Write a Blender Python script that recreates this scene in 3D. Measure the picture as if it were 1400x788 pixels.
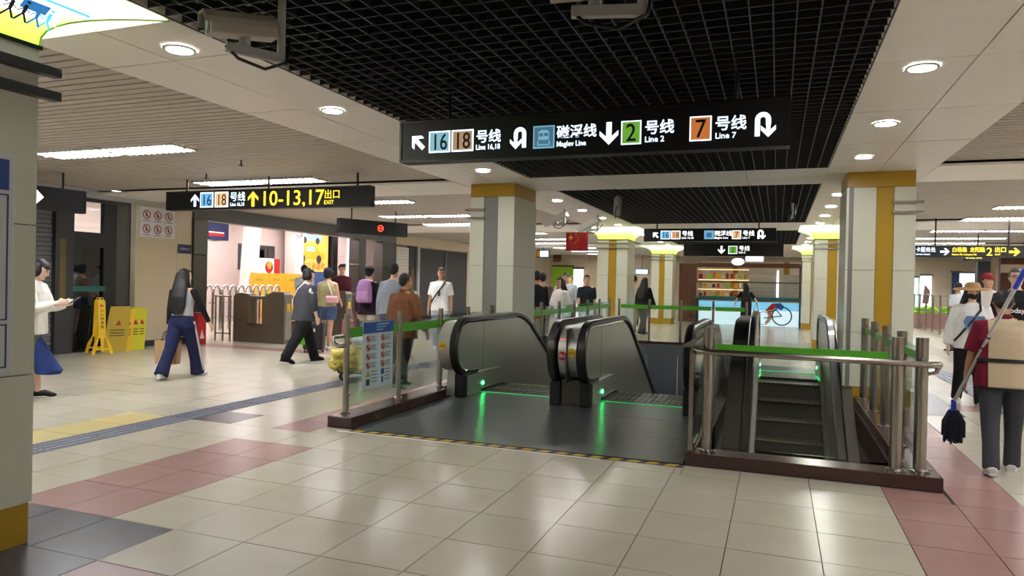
import bpy, math, random
import numpy as np
from mathutils import Vector, Matrix

random.seed(7)
sc = bpy.context.scene
for _o in list(bpy.data.objects):
    bpy.data.objects.remove(_o)
COL = sc.collection
R = math.radians

# ---------------------------------------------------------------- camera
cam_d = bpy.data.cameras.new('camera')
cam_d.sensor_fit = 'HORIZONTAL'
cam_d.sensor_width = 36.0
cam_d.lens = 968.84 / 1400 * 36.0
cam_d.clip_start = 0.05
cam_d.clip_end = 200
cam_o = bpy.data.objects.new('camera', cam_d)
COL.objects.link(cam_o)
_yaw, _pit, _rol = -0.358094, -0.0074676, 0.0209998
_fw = Vector((math.sin(_yaw) * math.cos(_pit), math.cos(_yaw) * math.cos(_pit), math.sin(_pit)))
_r = Vector((math.cos(_yaw), -math.sin(_yaw), 0))
_u = _r.cross(_fw)
_r2 = _r * math.cos(_rol) + _u * math.sin(_rol)
_u2 = -_r * math.sin(_rol) + _u * math.cos(_rol)
_m = Matrix((_r2, _u2, -_fw)).transposed().to_4x4()
_m.translation = Vector((0, 0, 1.4723))
cam_o.matrix_world = _m
sc.camera = cam_o

# ---------------------------------------------------------------- world and view
world = bpy.data.worlds.new('station_ambient')
sc.world = world
world.use_nodes = True
world.node_tree.nodes['Background'].inputs[0].default_value = (1.0, 0.98, 0.96, 1)
world.node_tree.nodes['Background'].inputs[1].default_value = 0.25
sc.view_settings.view_transform = 'Standard'
sc.view_settings.look = 'None'
sc.view_settings.gamma = 1
sc.view_settings.use_curve_mapping = False
sc.view_settings.exposure = 1.05
sc.cycles.use_denoising = True
sc.cycles.max_bounces = 8
sc.cycles.diffuse_bounces = 4
sc.cycles.glossy_bounces = 4
sc.cycles.transparent_max_bounces = 16
sc.cycles.sample_clamp_indirect = 6
PANEL_E = 26.0
DOWN_E = 110.0
LANTERN_E = 1.35    # lit column capitals

# ---------------------------------------------------------------- materials
def lin(c):
    o = []
    for v in c:
        v = v / 255.0
        o.append(v / 12.92 if v <= 0.04045 else ((v + 0.055) / 1.055) ** 2.4)
    return (o[0], o[1], o[2], 1.0)

MATS = {}
def mat(name, col, rough=0.5, metal=0.0, var=0.0, vscale=3.0, bump=0.0, bscale=40.0, emit=0.0, ecol=None,
        rnd=0.0, stretch=None, spec=0.5, coat=0.0):
    m = bpy.data.materials.new(name)
    m.use_nodes = True
    nt = m.node_tree
    b = nt.nodes['Principled BSDF']
    b.inputs['Base Color'].default_value = lin(col)
    b.inputs['Roughness'].default_value = rough
    b.inputs['Metallic'].default_value = metal
    b.inputs['Specular IOR Level'].default_value = spec
    b.inputs['Coat Weight'].default_value = coat
    b.inputs['Coat Roughness'].default_value = 0.1
    if emit:
        b.inputs['Emission Color'].default_value = lin(ecol or col)
        b.inputs['Emission Strength'].default_value = emit
    tc = None
    if var or bump:
        tc = nt.nodes.new('ShaderNodeTexCoord')
        mp = nt.nodes.new('ShaderNodeMapping')
        if stretch:
            mp.inputs['Scale'].default_value = stretch
        nt.links.new(tc.outputs['Object'], mp.inputs['Vector'])
    if var or rnd:
        hsv = nt.nodes.new('ShaderNodeHueSaturation')
        hsv.inputs['Color'].default_value = lin(col)
        nt.links.new(hsv.outputs['Color'], b.inputs['Base Color'])
        add = nt.nodes.new('ShaderNodeMath')
        add.operation = 'ADD'
        add.inputs[0].default_value = 1.0
        add.inputs[1].default_value = 0.0
        if var:
            n = nt.nodes.new('ShaderNodeTexNoise')
            n.inputs['Scale'].default_value = vscale
            n.inputs['Detail'].default_value = 5
            nt.links.new(mp.outputs['Vector'], n.inputs['Vector'])
            mr = nt.nodes.new('ShaderNodeMapRange')
            mr.inputs['From Min'].default_value = 0.3
            mr.inputs['From Max'].default_value = 0.7
            mr.inputs['To Min'].default_value = 1 - var
            mr.inputs['To Max'].default_value = 1 + var
            nt.links.new(n.outputs['Fac'], mr.inputs['Value'])
            nt.links.new(mr.outputs['Result'], add.inputs[0])
        if rnd:
            oi = nt.nodes.new('ShaderNodeObjectInfo')
            mr2 = nt.nodes.new('ShaderNodeMapRange')
            mr2.inputs['To Min'].default_value = -rnd
            mr2.inputs['To Max'].default_value = rnd
            nt.links.new(oi.outputs['Random'], mr2.inputs['Value'])
            nt.links.new(mr2.outputs['Result'], add.inputs[1])
        nt.links.new(add.outputs['Value'], hsv.inputs['Value'])
    if bump:
        n2 = nt.nodes.new('ShaderNodeTexNoise')
        n2.inputs['Scale'].default_value = bscale
        n2.inputs['Detail'].default_value = 4
        nt.links.new(mp.outputs['Vector'], n2.inputs['Vector'])
        bp = nt.nodes.new('ShaderNodeBump')
        bp.inputs['Strength'].default_value = bump
        bp.inputs['Distance'].default_value = 0.01
        nt.links.new(n2.outputs['Fac'], bp.inputs['Height'])
        nt.links.new(bp.outputs['Normal'], b.inputs['Normal'])
    MATS[name] = m
    return m

def glow(name, col, strength):
    m = bpy.data.materials.new(name)
    m.use_nodes = True
    nt = m.node_tree
    b = nt.nodes['Principled BSDF']
    b.inputs['Base Color'].default_value = lin(col)
    b.inputs['Roughness'].default_value = 0.4
    b.inputs['Emission Color'].default_value = lin(col)
    b.inputs['Emission Strength'].default_value = strength
    MATS[name] = m
    return m

def glass(name, tint, refl=0.08, rough=0.02):
    m = bpy.data.materials.new(name)
    m.use_nodes = True
    nt = m.node_tree
    nt.nodes.clear()
    out = nt.nodes.new('ShaderNodeOutputMaterial')
    mix = nt.nodes.new('ShaderNodeMixShader')
    tr = nt.nodes.new('ShaderNodeBsdfTransparent')
    gl = nt.nodes.new('ShaderNodeBsdfGlossy')
    fr = nt.nodes.new('ShaderNodeFresnel')
    fr.inputs['IOR'].default_value = 1.45
    mx = nt.nodes.new('ShaderNodeMath')
    mx.operation = 'MULTIPLY_ADD'
    mx.inputs[1].default_value = 0.55
    mx.inputs[2].default_value = refl - 0.03
    tr.inputs['Color'].default_value = lin(tint)
    gl.inputs['Roughness'].default_value = rough
    nt.links.new(fr.outputs[0], mx.inputs[0])
    nt.links.new(mx.outputs[0], mix.inputs[0])
    nt.links.new(tr.outputs[0], mix.inputs[1])
    nt.links.new(gl.outputs[0], mix.inputs[2])
    nt.links.new(mix.outputs[0], out.inputs[0])
    MATS[name] = m
    return m

mat('tile_cream', (184, 177, 160), 0.22, var=0.035, vscale=2.5, rnd=0.035, bump=0.03, bscale=6)
mat('tile_pink', (158, 120, 114), 0.25, var=0.04, vscale=2.5, rnd=0.03, bump=0.03, bscale=6)
mat('tile_dark', (66, 68, 76), 0.25, var=0.12, vscale=4, rnd=0.04)
mat('tile_yellow', (196, 180, 122), 0.3, var=0.05, rnd=0.03)
mat('grout', (44, 40, 36), 0.8)
mat('tactile', (108, 112, 126), 0.45, var=0.06, vscale=8)
mat('granite', (70, 48, 44), 0.18, var=0.25, vscale=60, bump=0.03, bscale=80)
mat('plaster', (200, 192, 178), 0.7, var=0.03)
mat('ceil_white', (246, 240, 234), 0.38, var=0.02, rnd=0.015, bump=0.05, bscale=1.5)
mat('slat', (188, 178, 168), 0.5, rnd=0.02)
mat('void_black', (6, 6, 8), 0.9)
mat('grid_black', (34, 35, 38), 0.45)
mat('enamel', (216, 218, 200), 0.28, var=0.02, rnd=0.015)
mat('enamel_grey', (128, 132, 128), 0.35, var=0.03)
mat('yellow_enamel', (178, 140, 22), 0.35, var=0.05)
mat('steel', (170, 166, 158), 0.26, 1.0, bump=0.04, bscale=30, stretch=(1, 1, 0.05))
mat('steel_dark', (96, 94, 90), 0.3, 1.0, var=0.06, bump=0.04, bscale=20, stretch=(1, 1, 0.1))
mat('steel_panel', (186, 188, 178), 0.3, 0.55, var=0.05, vscale=1.5, bump=0.02, bscale=3)
mat('chrome', (200, 200, 198), 0.1, 1.0)
mat('rubber', (14, 14, 15), 0.32, coat=0.2)
mat('black_metal', (20, 21, 23), 0.35)
mat('black_plastic', (18, 18, 20), 0.5)
mat('dark_grey', (52, 53, 56), 0.5)
mat('mid_grey', (110, 112, 114), 0.5)
mat('light_grey', (176, 178, 178), 0.5)
mat('white_plastic', (216, 216, 212), 0.45)
mat('white_paint', (226, 222, 216), 0.6)
mat('pink_wall', (206, 188, 182), 0.6, var=0.03)
mat('beige_wall', (208, 192, 168), 0.5, var=0.04)
mat('cream_tile', (202, 186, 156), 0.16, var=0.04, vscale=1.2, rnd=0.02, coat=0.3)
mat('orange', (244, 170, 42), 0.5)
mat('yellow_plastic', (226, 182, 22), 0.4)
mat('yellow_dull', (180, 152, 34), 0.5)  # dull yellow, darkened further for the shade around the caution boards
mat('yellow_dim', (104, 92, 42), 0.6)
mat('red', (176, 30, 30), 0.5)
mat('maroon_red', (140, 22, 30), 0.5)
mat('blue_print', (34, 80, 160), 0.4)
mat('navy', (30, 40, 84), 0.5)
mat('sky_blue', (150, 205, 228), 0.4)
mat('teal', (20, 92, 84), 0.4)
mat('green_film', (84, 172, 40), 0.35)
mat('lime', (150, 205, 40), 0.5)
mat('wood', (98, 58, 40), 0.5, var=0.12, vscale=3, stretch=(4, 4, 0.5))
mat('board_white', (214, 218, 222), 0.35)
mat('ink', (24, 24, 28), 0.6)
mat('ink_blue', (60, 84, 130), 0.5)
mat('sign_face', (9, 10, 12), 0.45)
glow('fluor', (252, 252, 255), PANEL_E)
glow('downlight', (255, 252, 248), DOWN_E)
glow('lit_white', (220, 238, 255), 0.85)
glow('lit_pure', (255, 255, 255), 0.9)
glow('lit_cyan', (132, 190, 208), 0.34)
glow('lit_cyan2', (110, 180, 232), 0.4)
glow('lit_tan', (184, 150, 116), 0.3)
glow('lit_tan2', (240, 190, 140), 0.4)
glow('lit_blue', (88, 138, 176), 0.22)
glow('lit_green', (112, 176, 62), 0.34)
glow('lit_orange', (214, 128, 62), 0.28)
glow('lit_yellow', (255, 226, 60), 0.62)
glow('lit_red', (255, 60, 40), 1.6)
glow('led_green', (40, 255, 120), 26.0)
glow('led_soft', (40, 230, 120), 0.35)
glow('lit_screen', (150, 205, 235), 1.5)
glow('lit_window', (240, 246, 255), 1.0)
glow('lit_poster', (246, 176, 84), 0.25)
glow('lit_poster_white', (250, 236, 224), 0.3)
glow('warm_bulb', (255, 200, 130), 1.3)
glow('mall_fill_glow', (255, 244, 246), 9.0)
glass('glass_clear', (250, 253, 251), 0.05)
glass('glass_dark', (70, 84, 92), 0.14)

# ribbed escalator floor plate: fine ridges as relief
def ribbed():
    m = mat('ribbed_plate', (92, 96, 98), 0.28, 0.6)
    nt = m.node_tree
    b = nt.nodes['Principled BSDF']
    tc = nt.nodes.new('ShaderNodeTexCoord')
    w = nt.nodes.new('ShaderNodeTexWave')
    w.bands_direction = 'Y'
    w.inputs['Scale'].default_value = 5.2
    w.inputs['Distortion'].default_value = 0.0
    nt.links.new(tc.outputs['Object'], w.inputs['Vector'])
    bp = nt.nodes.new('ShaderNodeBump')
    bp.inputs['Strength'].default_value = 0.7
    bp.inputs['Distance'].default_value = 0.006
    nt.links.new(w.outputs['Fac'], bp.inputs['Height'])
    nt.links.new(bp.outputs['Normal'], b.inputs['Normal'])
ribbed()

# ---------------------------------------------------------------- mesh helpers
class MB:
    """Collects simple shapes; build() links them as one mesh object."""
    def __init__(self):
        self.v, self.f, self.m = [], [], []
    def quad(self, a, b, c, d, mi=0):
        n = len(self.v)
        self.v += [tuple(a), tuple(b), tuple(c), tuple(d)]
        self.f.append((n, n + 1, n + 2, n + 3)); self.m.append(mi)
    def box(self, x0, x1, y0, y1, z0, z1, mi=0):
        n = len(self.v)
        self.v += [(x0, y0, z0), (x1, y0, z0), (x1, y1, z0), (x0, y1, z0), (x0, y0, z1), (x1, y0, z1), (x1, y1, z1), (x0, y1, z1)]
        for q in ((3, 2, 1, 0), (4, 5, 6, 7), (0, 1, 5, 4), (1, 2, 6, 5), (2, 3, 7, 6), (3, 0, 4, 7)):
            self.f.append(tuple(n + i for i in q)); self.m.append(mi)
        return self
    def prism(self, pts, axis, a, b, mi=0):
        """Polygon pts (2D) extruded along axis ('x': pts are (y,z); 'y': (x,z); 'z': (x,y)) from a to b."""
        def P(p, t):
            return {'x': (t, p[0], p[1]), 'y': (p[0], t, p[1]), 'z': (p[0], p[1], t)}[axis]
        n = len(self.v); k = len(pts)
        self.v += [P(p, a) for p in pts] + [P(p, b) for p in pts]
        self.f.append(tuple(n + i for i in range(k))); self.m.append(mi)
        self.f.append(tuple(n + k + i for i in reversed(range(k)))); self.m.append(mi)
        for i in range(k):
            j = (i + 1) % k
            self.f.append((n + j, n + i, n + k + i, n + k + j)); self.m.append(mi)
        return self
    def tube(self, pts, r, seg=10, mi=0, caps=True, ry=None, ref=None):
        """Tube along a polyline; r a number or list, ry second radius."""
        P = [Vector(p) for p in pts]
        n0 = len(self.v)
        rs = r if isinstance(r, (list, tuple)) else [r] * len(P)
        rys = ry if isinstance(ry, (list, tuple)) else ([ry] * len(P) if ry else rs)
        u = None
        for i, p in enumerate(P):
            t = (P[min(i + 1, len(P) - 1)] - P[max(i - 1, 0)])
            if t.length < 1e-9: t = Vector((0, 0, 1))
            t.normalize()
            if u is None:
                a = Vector(ref) if ref else (Vector((1, 0, 0)) if abs(t.x) < 0.9 else Vector((0, 0, 1)))
                u = (a - t * a.dot(t)).normalized()
            else:
                u = (u - t * u.dot(t)).normalized()
            w = t.cross(u)
            for k in range(seg):
                an = 2 * math.pi * k / seg
                self.v.append(tuple(p + u * (math.cos(an) * rs[i]) + w * (math.sin(an) * rys[i])))
        for i in range(len(P) - 1):
            for k in range(seg):
                a = n0 + i * seg + k; b = n0 + i * seg + (k + 1) % seg
                self.f.append((a, b, b + seg, a + seg)); self.m.append(mi)
        if caps:
            self.f.append(tuple(n0 + k for k in reversed(range(seg)))); self.m.append(mi)
            e = n0 + (len(P) - 1) * seg
            self.f.append(tuple(e + k for k in range(seg))); self.m.append(mi)
        return self
    def rings(self, rings, mi=0, caps=True):
        """Loft a list of rings (equal-length point lists)."""
        n0 = len(self.v); seg = len(rings[0])
        for r in rings: self.v += [tuple(p) for p in r]
        for i in range(len(rings) - 1):
            for k in range(seg):
                a = n0 + i * seg + k; b = n0 + i * seg + (k + 1) % seg
                self.f.append((a, b, b + seg, a + seg)); self.m.append(mi)
        if caps:
            self.f.append(tuple(n0 + k for k in reversed(range(seg)))); self.m.append(mi)
            e = n0 + (len(rings) - 1) * seg
            self.f.append(tuple(e + k for k in range(seg))); self.m.append(mi)
        return self
    def ell(self, c, r, seg=12, mi=0):
        """Ellipsoid."""
        rr = []
        n = max(6, seg // 2 + 1)
        for i in range(n + 1):
            th = math.pi * i / n
            s, co = max(math.sin(th), 0.02), -math.cos(th)
            rr.append([(c[0] + r[0] * s * math.cos(2 * math.pi * k / seg), c[1] + r[1] * s * math.sin(2 * math.pi * k / seg), c[2] + r[2] * co) for k in range(seg)])
        return self.rings(rr, mi)
    def sweep_profile(self, path, prof, mi=0):
        """path: list of (y,z); prof: list of (x, n) offsets; swept in the y-z plane (n is along the path normal)."""
        rr = []
        for i, (y, z) in enumerate(path):
            a = path[max(i - 1, 0)]; b = path[min(i + 1, len(path) - 1)]
            ty, tz = b[0] - a[0], b[1] - a[1]
            l = math.hypot(ty, tz) or 1
            ny, nz = -tz / l, ty / l
            rr.append([(px, y + ny * pn, z + nz * pn) for px, pn in prof])
        return self.rings(rr, mi)
    def mesh(self, name, mats):
        me = bpy.data.meshes.new(name)
        me.from_pydata(self.v, [], self.f)
        for x in (mats if isinstance(mats, (list, tuple)) else [mats]):
            me.materials.append(MATS[x])
        if isinstance(mats, (list, tuple)) and len(mats) > 1:
            me.polygons.foreach_set('material_index', self.m)
        me.update()
        return me
    def build(self, name, mats, parent=None, loc=(0, 0, 0), rz=0, smooth=False, bevel=0, fix=True):
        me = self.mesh(name, mats)
        if fix:
            import bmesh
            bm = bmesh.new(); bm.from_mesh(me)
            bmesh.ops.recalc_face_normals(bm, faces=bm.faces)
            bm.to_mesh(me); bm.free()
        o = put(name, me, parent, loc, rz)
        if smooth: soften(me)
        if bevel:
            bv = o.modifiers.new('bevel', 'BEVEL'); bv.width = bevel; bv.segments = 2; bv.limit_method = 'ANGLE'
        return o

def soften(me, angle=40):
    me.polygons.foreach_set('use_smooth', [True] * len(me.polygons))
    try:
        me.set_sharp_from_angle(angle=R(angle))
    except Exception:
        pass

def put(name, me, parent=None, loc=(0, 0, 0), rz=0, rot=None):
    o = bpy.data.objects.new(name, me)
    COL.objects.link(o)
    if parent: o.parent = parent
    o.location = loc
    o.rotation_euler = rot if rot else (0, 0, rz)
    return o

def tag(o, label=None, cat=None, group=None, kind=None):
    if label: o['label'] = label
    if cat: o['category'] = cat
    if group: o['group'] = group
    if kind: o['kind'] = kind
    return o

def thing(name, label, cat, loc=(0, 0, 0), rz=0, group=None, kind=None):
    o = put(name, None, None, loc, rz)
    o.empty_display_size = 0.2
    return tag(o, label, cat, group, kind)

def dup(root, loc=None, rz=None, label=None):
    def cp(o, p):
        c = o.copy(); COL.objects.link(c); c.parent = p
        for ch in o.children: cp(ch, c)
        return c
    r = cp(root, None)
    if loc is not None: r.location = loc
    if rz is not None: r.rotation_euler = (0, 0, rz)
    if label: r['label'] = label
    return r

BOXES = {}
def box_mesh(sx, sy, sz, m, name='box'):
    """Shared unit piece centred on x and y, standing on z=0."""
    k = (round(sx, 4), round(sy, 4), round(sz, 4), m)
    if k not in BOXES:
        BOXES[k] = MB().box(-sx / 2, sx / 2, -sy / 2, sy / 2, 0, sz).mesh(name, m)
    return BOXES[k]

def arc(cy, cz, r, a0, a1, n):
    return [(cy + r * math.cos(R(a0 + (a1 - a0) * i / n)), cz + r * math.sin(R(a0 + (a1 - a0) * i / n))) for i in range(n + 1)]

# lettering as mesh, standing in the x-z plane facing -y
def letters(s, size, m, parent, x, y, z, align='LEFT', sx=1.0, bold=0.0, name='lettering', rot=None, depth=0.002):
    cu = bpy.data.curves.new('t', 'FONT')
    cu.body = s; cu.size = size; cu.align_x = align; cu.extrude = depth; cu.offset = bold
    cu.resolution_u = 3
    t = bpy.data.objects.new('t', cu)
    me = bpy.data.meshes.new_from_object(t)
    bpy.data.objects.remove(t); bpy.data.curves.remove(cu)
    me.materials.clear(); me.materials.append(MATS[m])
    for v in me.vertices:
        vx, vy, vz = v.co
        v.co = (vx * sx, -vz, vy)
    me.name = name
    o = put(name, me, parent, (x, y, z), rot=rot)
    return o

# ================================================================ FLOOR
def subtract(rect, hole):
    x0, x1, y0, y1 = rect; a0, a1, b0, b1 = hole
    if a1 <= x0 or a0 >= x1 or b1 <= y0 or b0 >= y1: return [rect]
    out = []
    if a0 > x0: out.append((x0, a0, y0, y1))
    if a1 < x1: out.append((a1, x1, y0, y1))
    m0, m1 = max(x0, a0), min(x1, a1)
    if b0 > y0: out.append((m0, m1, y0, b0))
    if b1 < y1: out.append((m0, m1, b1, y1))
    return out

YEND = 38.0
PIT_A = (-3.86, -0.76, 8.85, 18.2)
PIT_B = (-0.60, 0.93, 6.22, 13.55)
slab = [(-22.0, 11.0, -3.0, YEND)]
for h in (PIT_A, PIT_B):
    slab = [q for r in slab for q in subtract(r, h)]
fb = MB()
for (x0, x1, y0, y1) in slab: fb.box(x0, x1, y0, y1, -0.30, -0.008)
floor = fb.build('floor', 'grout')
tag(floor, 'polished cream tile floor of the concourse with pink border strips', 'floor', kind='structure')

XL = [-3.742 + 0.5 * i for i in range(10)]
XL = [-12.25 + 0.0 + 0.4831 * i for i in range(12)] + [-6.45, -5.95, -5.6, -5.1, -4.6, -4.17] + XL + [1.19, 1.62, 2.12, 2.62, 2.97] + [3.47 + 0.5 * i for i in range(13)]
XL = sorted(set(round(x, 3) for x in XL))
YL = [3.164 + 0.5 * j for j in range(-9, 70)]
KEEP_OUT = [(-4.17, -0.68, 5.95, 18.35), (-0.68, 1.17, 5.95, 14.2)]
def tile_colour(x, y):
    if -5.95 < x < -5.6 or 2.62 < x < 2.97: return 'tactile'
    if -5.1 < x < -3.242 and y < 3.164: return 'tile_dark'
    if -5.6 < x < -5.1 and 5.66 < y < 6.16: return 'tile_dark'
    if 1.62 < x < 2.12 and 9.66 < y < 11.66: return 'tile_dark'
    if -6.45 < x < -5.95 and 4.16 < y < 5.66: return 'tile_yellow'
    if -4.6 < x < -3.742 and (3.16 < y < 5.16): return 'tile_pink'
    if -4.6 < x < -4.17 and 5.66 < y < 18: return 'tile_pink'
    if 0.758 < x < 1.62 and y < 18: return 'tile_pink'
    if -3.242 < x < 0.758 and 2.16 < y < 2.66: return 'tile_pink'
    if x < -6.6 and 11.66 < y < 12.16: return 'tile_pink'
    if x > 2.12 and 10.16 < y < 10.66: return 'tile_pink'
    return 'tile_cream'

_mi = cam_o.matrix_world.inverted()
def pix(x, y, z):
    q = _mi @ Vector((x, y, z))
    if q.z > -0.1: return None
    return (700 + 968.84 * q.x / -q.z, 394 - 968.84 * q.y / -q.z)
tiles = []
for i in range(len(XL) - 1):
    for j in range(len(YL) - 1):
        rs = [(XL[i], XL[i + 1], YL[j], YL[j + 1])]
        for h in KEEP_OUT: rs = [q for r in rs for q in subtract(r, h)]
        for r in rs:
            if r[1] - r[0] < 0.04 or r[3] - r[2] < 0.04: continue
            cx, cy = (r[0] + r[1]) / 2, (r[2] + r[3]) / 2
            if cy > YEND or cx < -12.2: continue
            cs = [pix(a, b, 0) for a in r[:2] for b in r[2:]]
            seen = any(c and -20 < c[0] < 1420 and c[1] < 810 for c in cs)
            tiles.append((cx * cx + cy * cy if seen else 1e6 + cy, r, tile_colour(cx, cy)))
tiles.sort(key=lambda t: t[0])
rest = MB(); REST_M = ['tile_cream', 'tile_pink', 'tile_dark', 'tile_yellow']
nt_, npav = 0, 0
J = 0.0028
TM = {}
for d, (x0, x1, y0, y1), c in tiles:
    w, h = x1 - x0 - 2 * J, y1 - y0 - 2 * J
    if c == 'tactile':
        if d > 1e5 or npav > 120: continue
        k = ('tact', round(h, 3))
        if k not in TM:
            b = MB().box(-w / 2, w / 2, -h / 2, h / 2, -0.008, 0.002)
            for q in range(4):
                xx = -w / 2 + w * (q + 0.5) / 4
                b.box(xx - 0.016, xx + 0.016, -h / 2 + 0.02, h / 2 - 0.02, 0.002, 0.007)
            TM[k] = b.mesh('tactile_paver', 'tactile')
        put('tactile_paver', TM[k], floor, ((x0 + x1) / 2, (y0 + y1) / 2, 0)); npav += 1
    elif nt_ < 300 and d < 1e5:
        put('tile', box_mesh(w, h, 0.012, c, 'tile'), floor, ((x0 + x1) / 2, (y0 + y1) / 2, -0.012 + random.uniform(-0.0007, 0.0007))); nt_ += 1
    else:
        rest.box(x0 + J, x1 - J, y0 + J, y1 - J, -0.012, 0.0, REST_M.index(c))
tag(rest.build('distant_tiles', REST_M, floor, fix=False), kind='stuff')

# floor of the lit mall beyond the gates
mf = MB()
for i in range(16):
    for j in range(24):
        x = -20.2 + 0.5 * i; y = 9.0 + 0.8 * j
        mf.box(x + 0.003, x + 0.497, y + 0.003, y + 0.797, -0.012, 0.0)
tag(mf.build('mall_tiles', 'tile_cream', floor, fix=False), kind='stuff')

# ================================================================ CEILING
ZC = 3.0
cb = MB().box(-22, 11, -3, YEND, 3.62, 3.7)
ceiling = cb.build('ceiling', 'void_black')
tag(ceiling, 'ceiling with black open grid, white panels and grey slats', 'ceiling', kind='structure')
BLK = (-3.43, 0.57)
SPANS = [(2.45, 9.75), (11.2, 17.65), (20.0, 26.4)]
CROSS = [(9.75, 11.2), (17.65, 20.0), (26.4, 28.8)]
# black open-cell grid
for (y0, y1) in SPANS:
    n = round((BLK[1] - BLK[0]) / 0.125)
    me = box_mesh(0.008, y1 - y0, 0.045, 'grid_black', 'grid_bar')
    for i in range(n + 1):
        put('grid_bar', me, ceiling, (BLK[0] + (BLK[1] - BLK[0]) * i / n, (y0 + y1) / 2, ZC + 0.004))
    n = round((y1 - y0) / 0.125)
    me = box_mesh(BLK[1] - BLK[0], 0.008, 0.045, 'grid_black', 'grid_bar')
    for i in range(n + 1):
        put('grid_bar', me, ceiling, ((BLK[0] + BLK[1]) / 2, y0 + (y1 - y0) * i / n, ZC + 0.006))
# white panels: two long bands and the cross bands, each panel a piece
def panel_field(x0, x1, y0, y1, nx, ny):
    w, h = (x1 - x0) / nx, (y1 - y0) / ny
    me = box_mesh(w - 0.010, h - 0.010, 0.03, 'ceil_white', 'ceiling_panel')
    for i in range(nx):
        for j in range(ny):
            o = put('ceiling_panel', me, ceiling, (x0 + w * (i + 0.5), y0 + h * (j + 0.5), ZC + random.uniform(0, 0.003)))
            o.rotation_euler = (random.uniform(-0.0015, 0.0015), random.uniform(-0.002, 0.002), 0)
LB, RB = (-4.69, -3.43), (0.57, 1.80)
panel_field(LB[0], LB[1], 0.98, 37.2, 2, 25)
panel_field(RB[0], RB[1], 0.98, 37.2, 2, 25)
for (y0, y1) in CROSS:
    panel_field(BLK[0], BLK[1], y0, y1, 4, 2)
    panel_field(-12.2, LB[0], y0 + 0.15, y1 + 0.1, 6, 2)
    panel_field(RB[1], 9.3, y0 + 0.15, y1 + 0.1, 6, 2)
panel_field(BLK[0], BLK[1], 28.8, 37.6, 4, 6)
# upstands that close the edge of the lowered white bands
ub = MB()
for (x0, x1) in (LB, RB):
    ub.box(x0 - 0.01, x0 + 0.004, 0.98, 37.2, ZC + 0.01, ZC + 0.4)
    ub.box(x1 - 0.004, x1 + 0.01, 0.98, 37.2, ZC + 0.01, ZC + 0.4)
ub.build('band_edge', 'ceil_white', ceiling)
# slats running across the side aisles
def slats(x0, x1):
    me = box_mesh(x1 - x0, 0.098, 0.02, 'slat', 'slat')
    far = MB(); n = 0
    y = 2.6
    while y < 37.4:
        if not any(a + 0.1 < y < b + 0.15 for a, b in CROSS):
            if n < 150: put('slat', me, ceiling, ((x0 + x1) / 2, y, 3.06)); n += 1
            else: far.box(x0, x1, y - 0.049, y + 0.049, 3.06, 3.08)
        y += 0.125
    if far.v: tag(far.build('distant_slats', 'slat', ceiling, fix=False), kind='stuff')
    MB().box(x0, x1, 2.5, 37.5, 3.12, 3.14).build('slat_backing', 'void_black', ceiling)
slats(-12.2, LB[0] + 0.02)
slats(RB[1] - 0.02, 9.3)

# ceiling lights in the aisles
def fluor(x0, y0, label, w=1.18, d=0.42):
    t = thing('ceiling_light', label, 'light', (x0 + w / 2, y0 + d / 2, 3.03), group='fluorescent panels in the slatted ceilings')
    b = MB()
    b.box(-w / 2, w / 2, -d / 2, -d / 2 + 0.02, 0, 0.03); b.box(-w / 2, w / 2, d / 2 - 0.02, d / 2, 0, 0.03)
    b.box(-w / 2, -w / 2 + 0.02, -d / 2, d / 2, 0, 0.03); b.box(w / 2 - 0.02, w / 2, -d / 2, d / 2, 0, 0.03)
    b.box(-w / 2, w / 2, -0.018, 0.018, -0.012, 0.012)
    b.build('light_frame', 'white_plastic', t)
    MB().box(-w / 2 + 0.02, w / 2 - 0.02, -d / 2 + 0.02, d / 2 - 0.02, 0.008, 0.02).build('diffuser', 'fluor', t)
    lv = MB()
    for k in range(1, 12):
        xx = -w / 2 + w * k / 12
        lv.box(xx - 0.012, xx + 0.012, -d / 2 + 0.02, d / 2 - 0.02, -0.012, 0.008)
    lv.build('louvre', 'light_grey', t)
    return t
ORD = ['nearest', 'second', 'third', 'fourth', 'fifth', 'sixth', 'seventh', 'eighth', 'ninth', 'tenth', 'eleventh', 'twelfth']
ROWS_L = [3.85, 6.48, 9.27, 12.2, 15.1, 17.95, 20.9, 23.75, 26.6, 29.5, 32.4, 35.2]
for y, w_ in ((1.0, 'just behind the camera'), (-1.8, 'farther behind the camera')):
    for x, a_ in ((-9.2, 'gate aisle, outer half'), (-7.98, 'gate aisle, inner half'), (3.7, 'cleaner aisle, inner half'), (4.92, 'cleaner aisle, outer half')):
        fluor(x, y, 'fluorescent ceiling panel %s over the %s' % (w_, a_))
for k, y in enumerate(ROWS_L):
    if any(a - 0.3 < y < b + 0.1 for a, b in CROSS if a > 15): y -= 0.6
    if y == 9.27: y = 9.2
    for q, x in enumerate((-9.2, -7.98)):
        fluor(x, y, 'fluorescent ceiling panel, %s of the %s row from the camera over the gate aisle' % (('inner half', 'outer half')[1 - q], ORD[k]))
    for q, x in enumerate((3.7, 4.92)):
        fluor(x, y, 'fluorescent ceiling panel, %s of the %s row from the camera over the cleaner aisle' % (('inner half', 'outer half')[q], ORD[k]))

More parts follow.
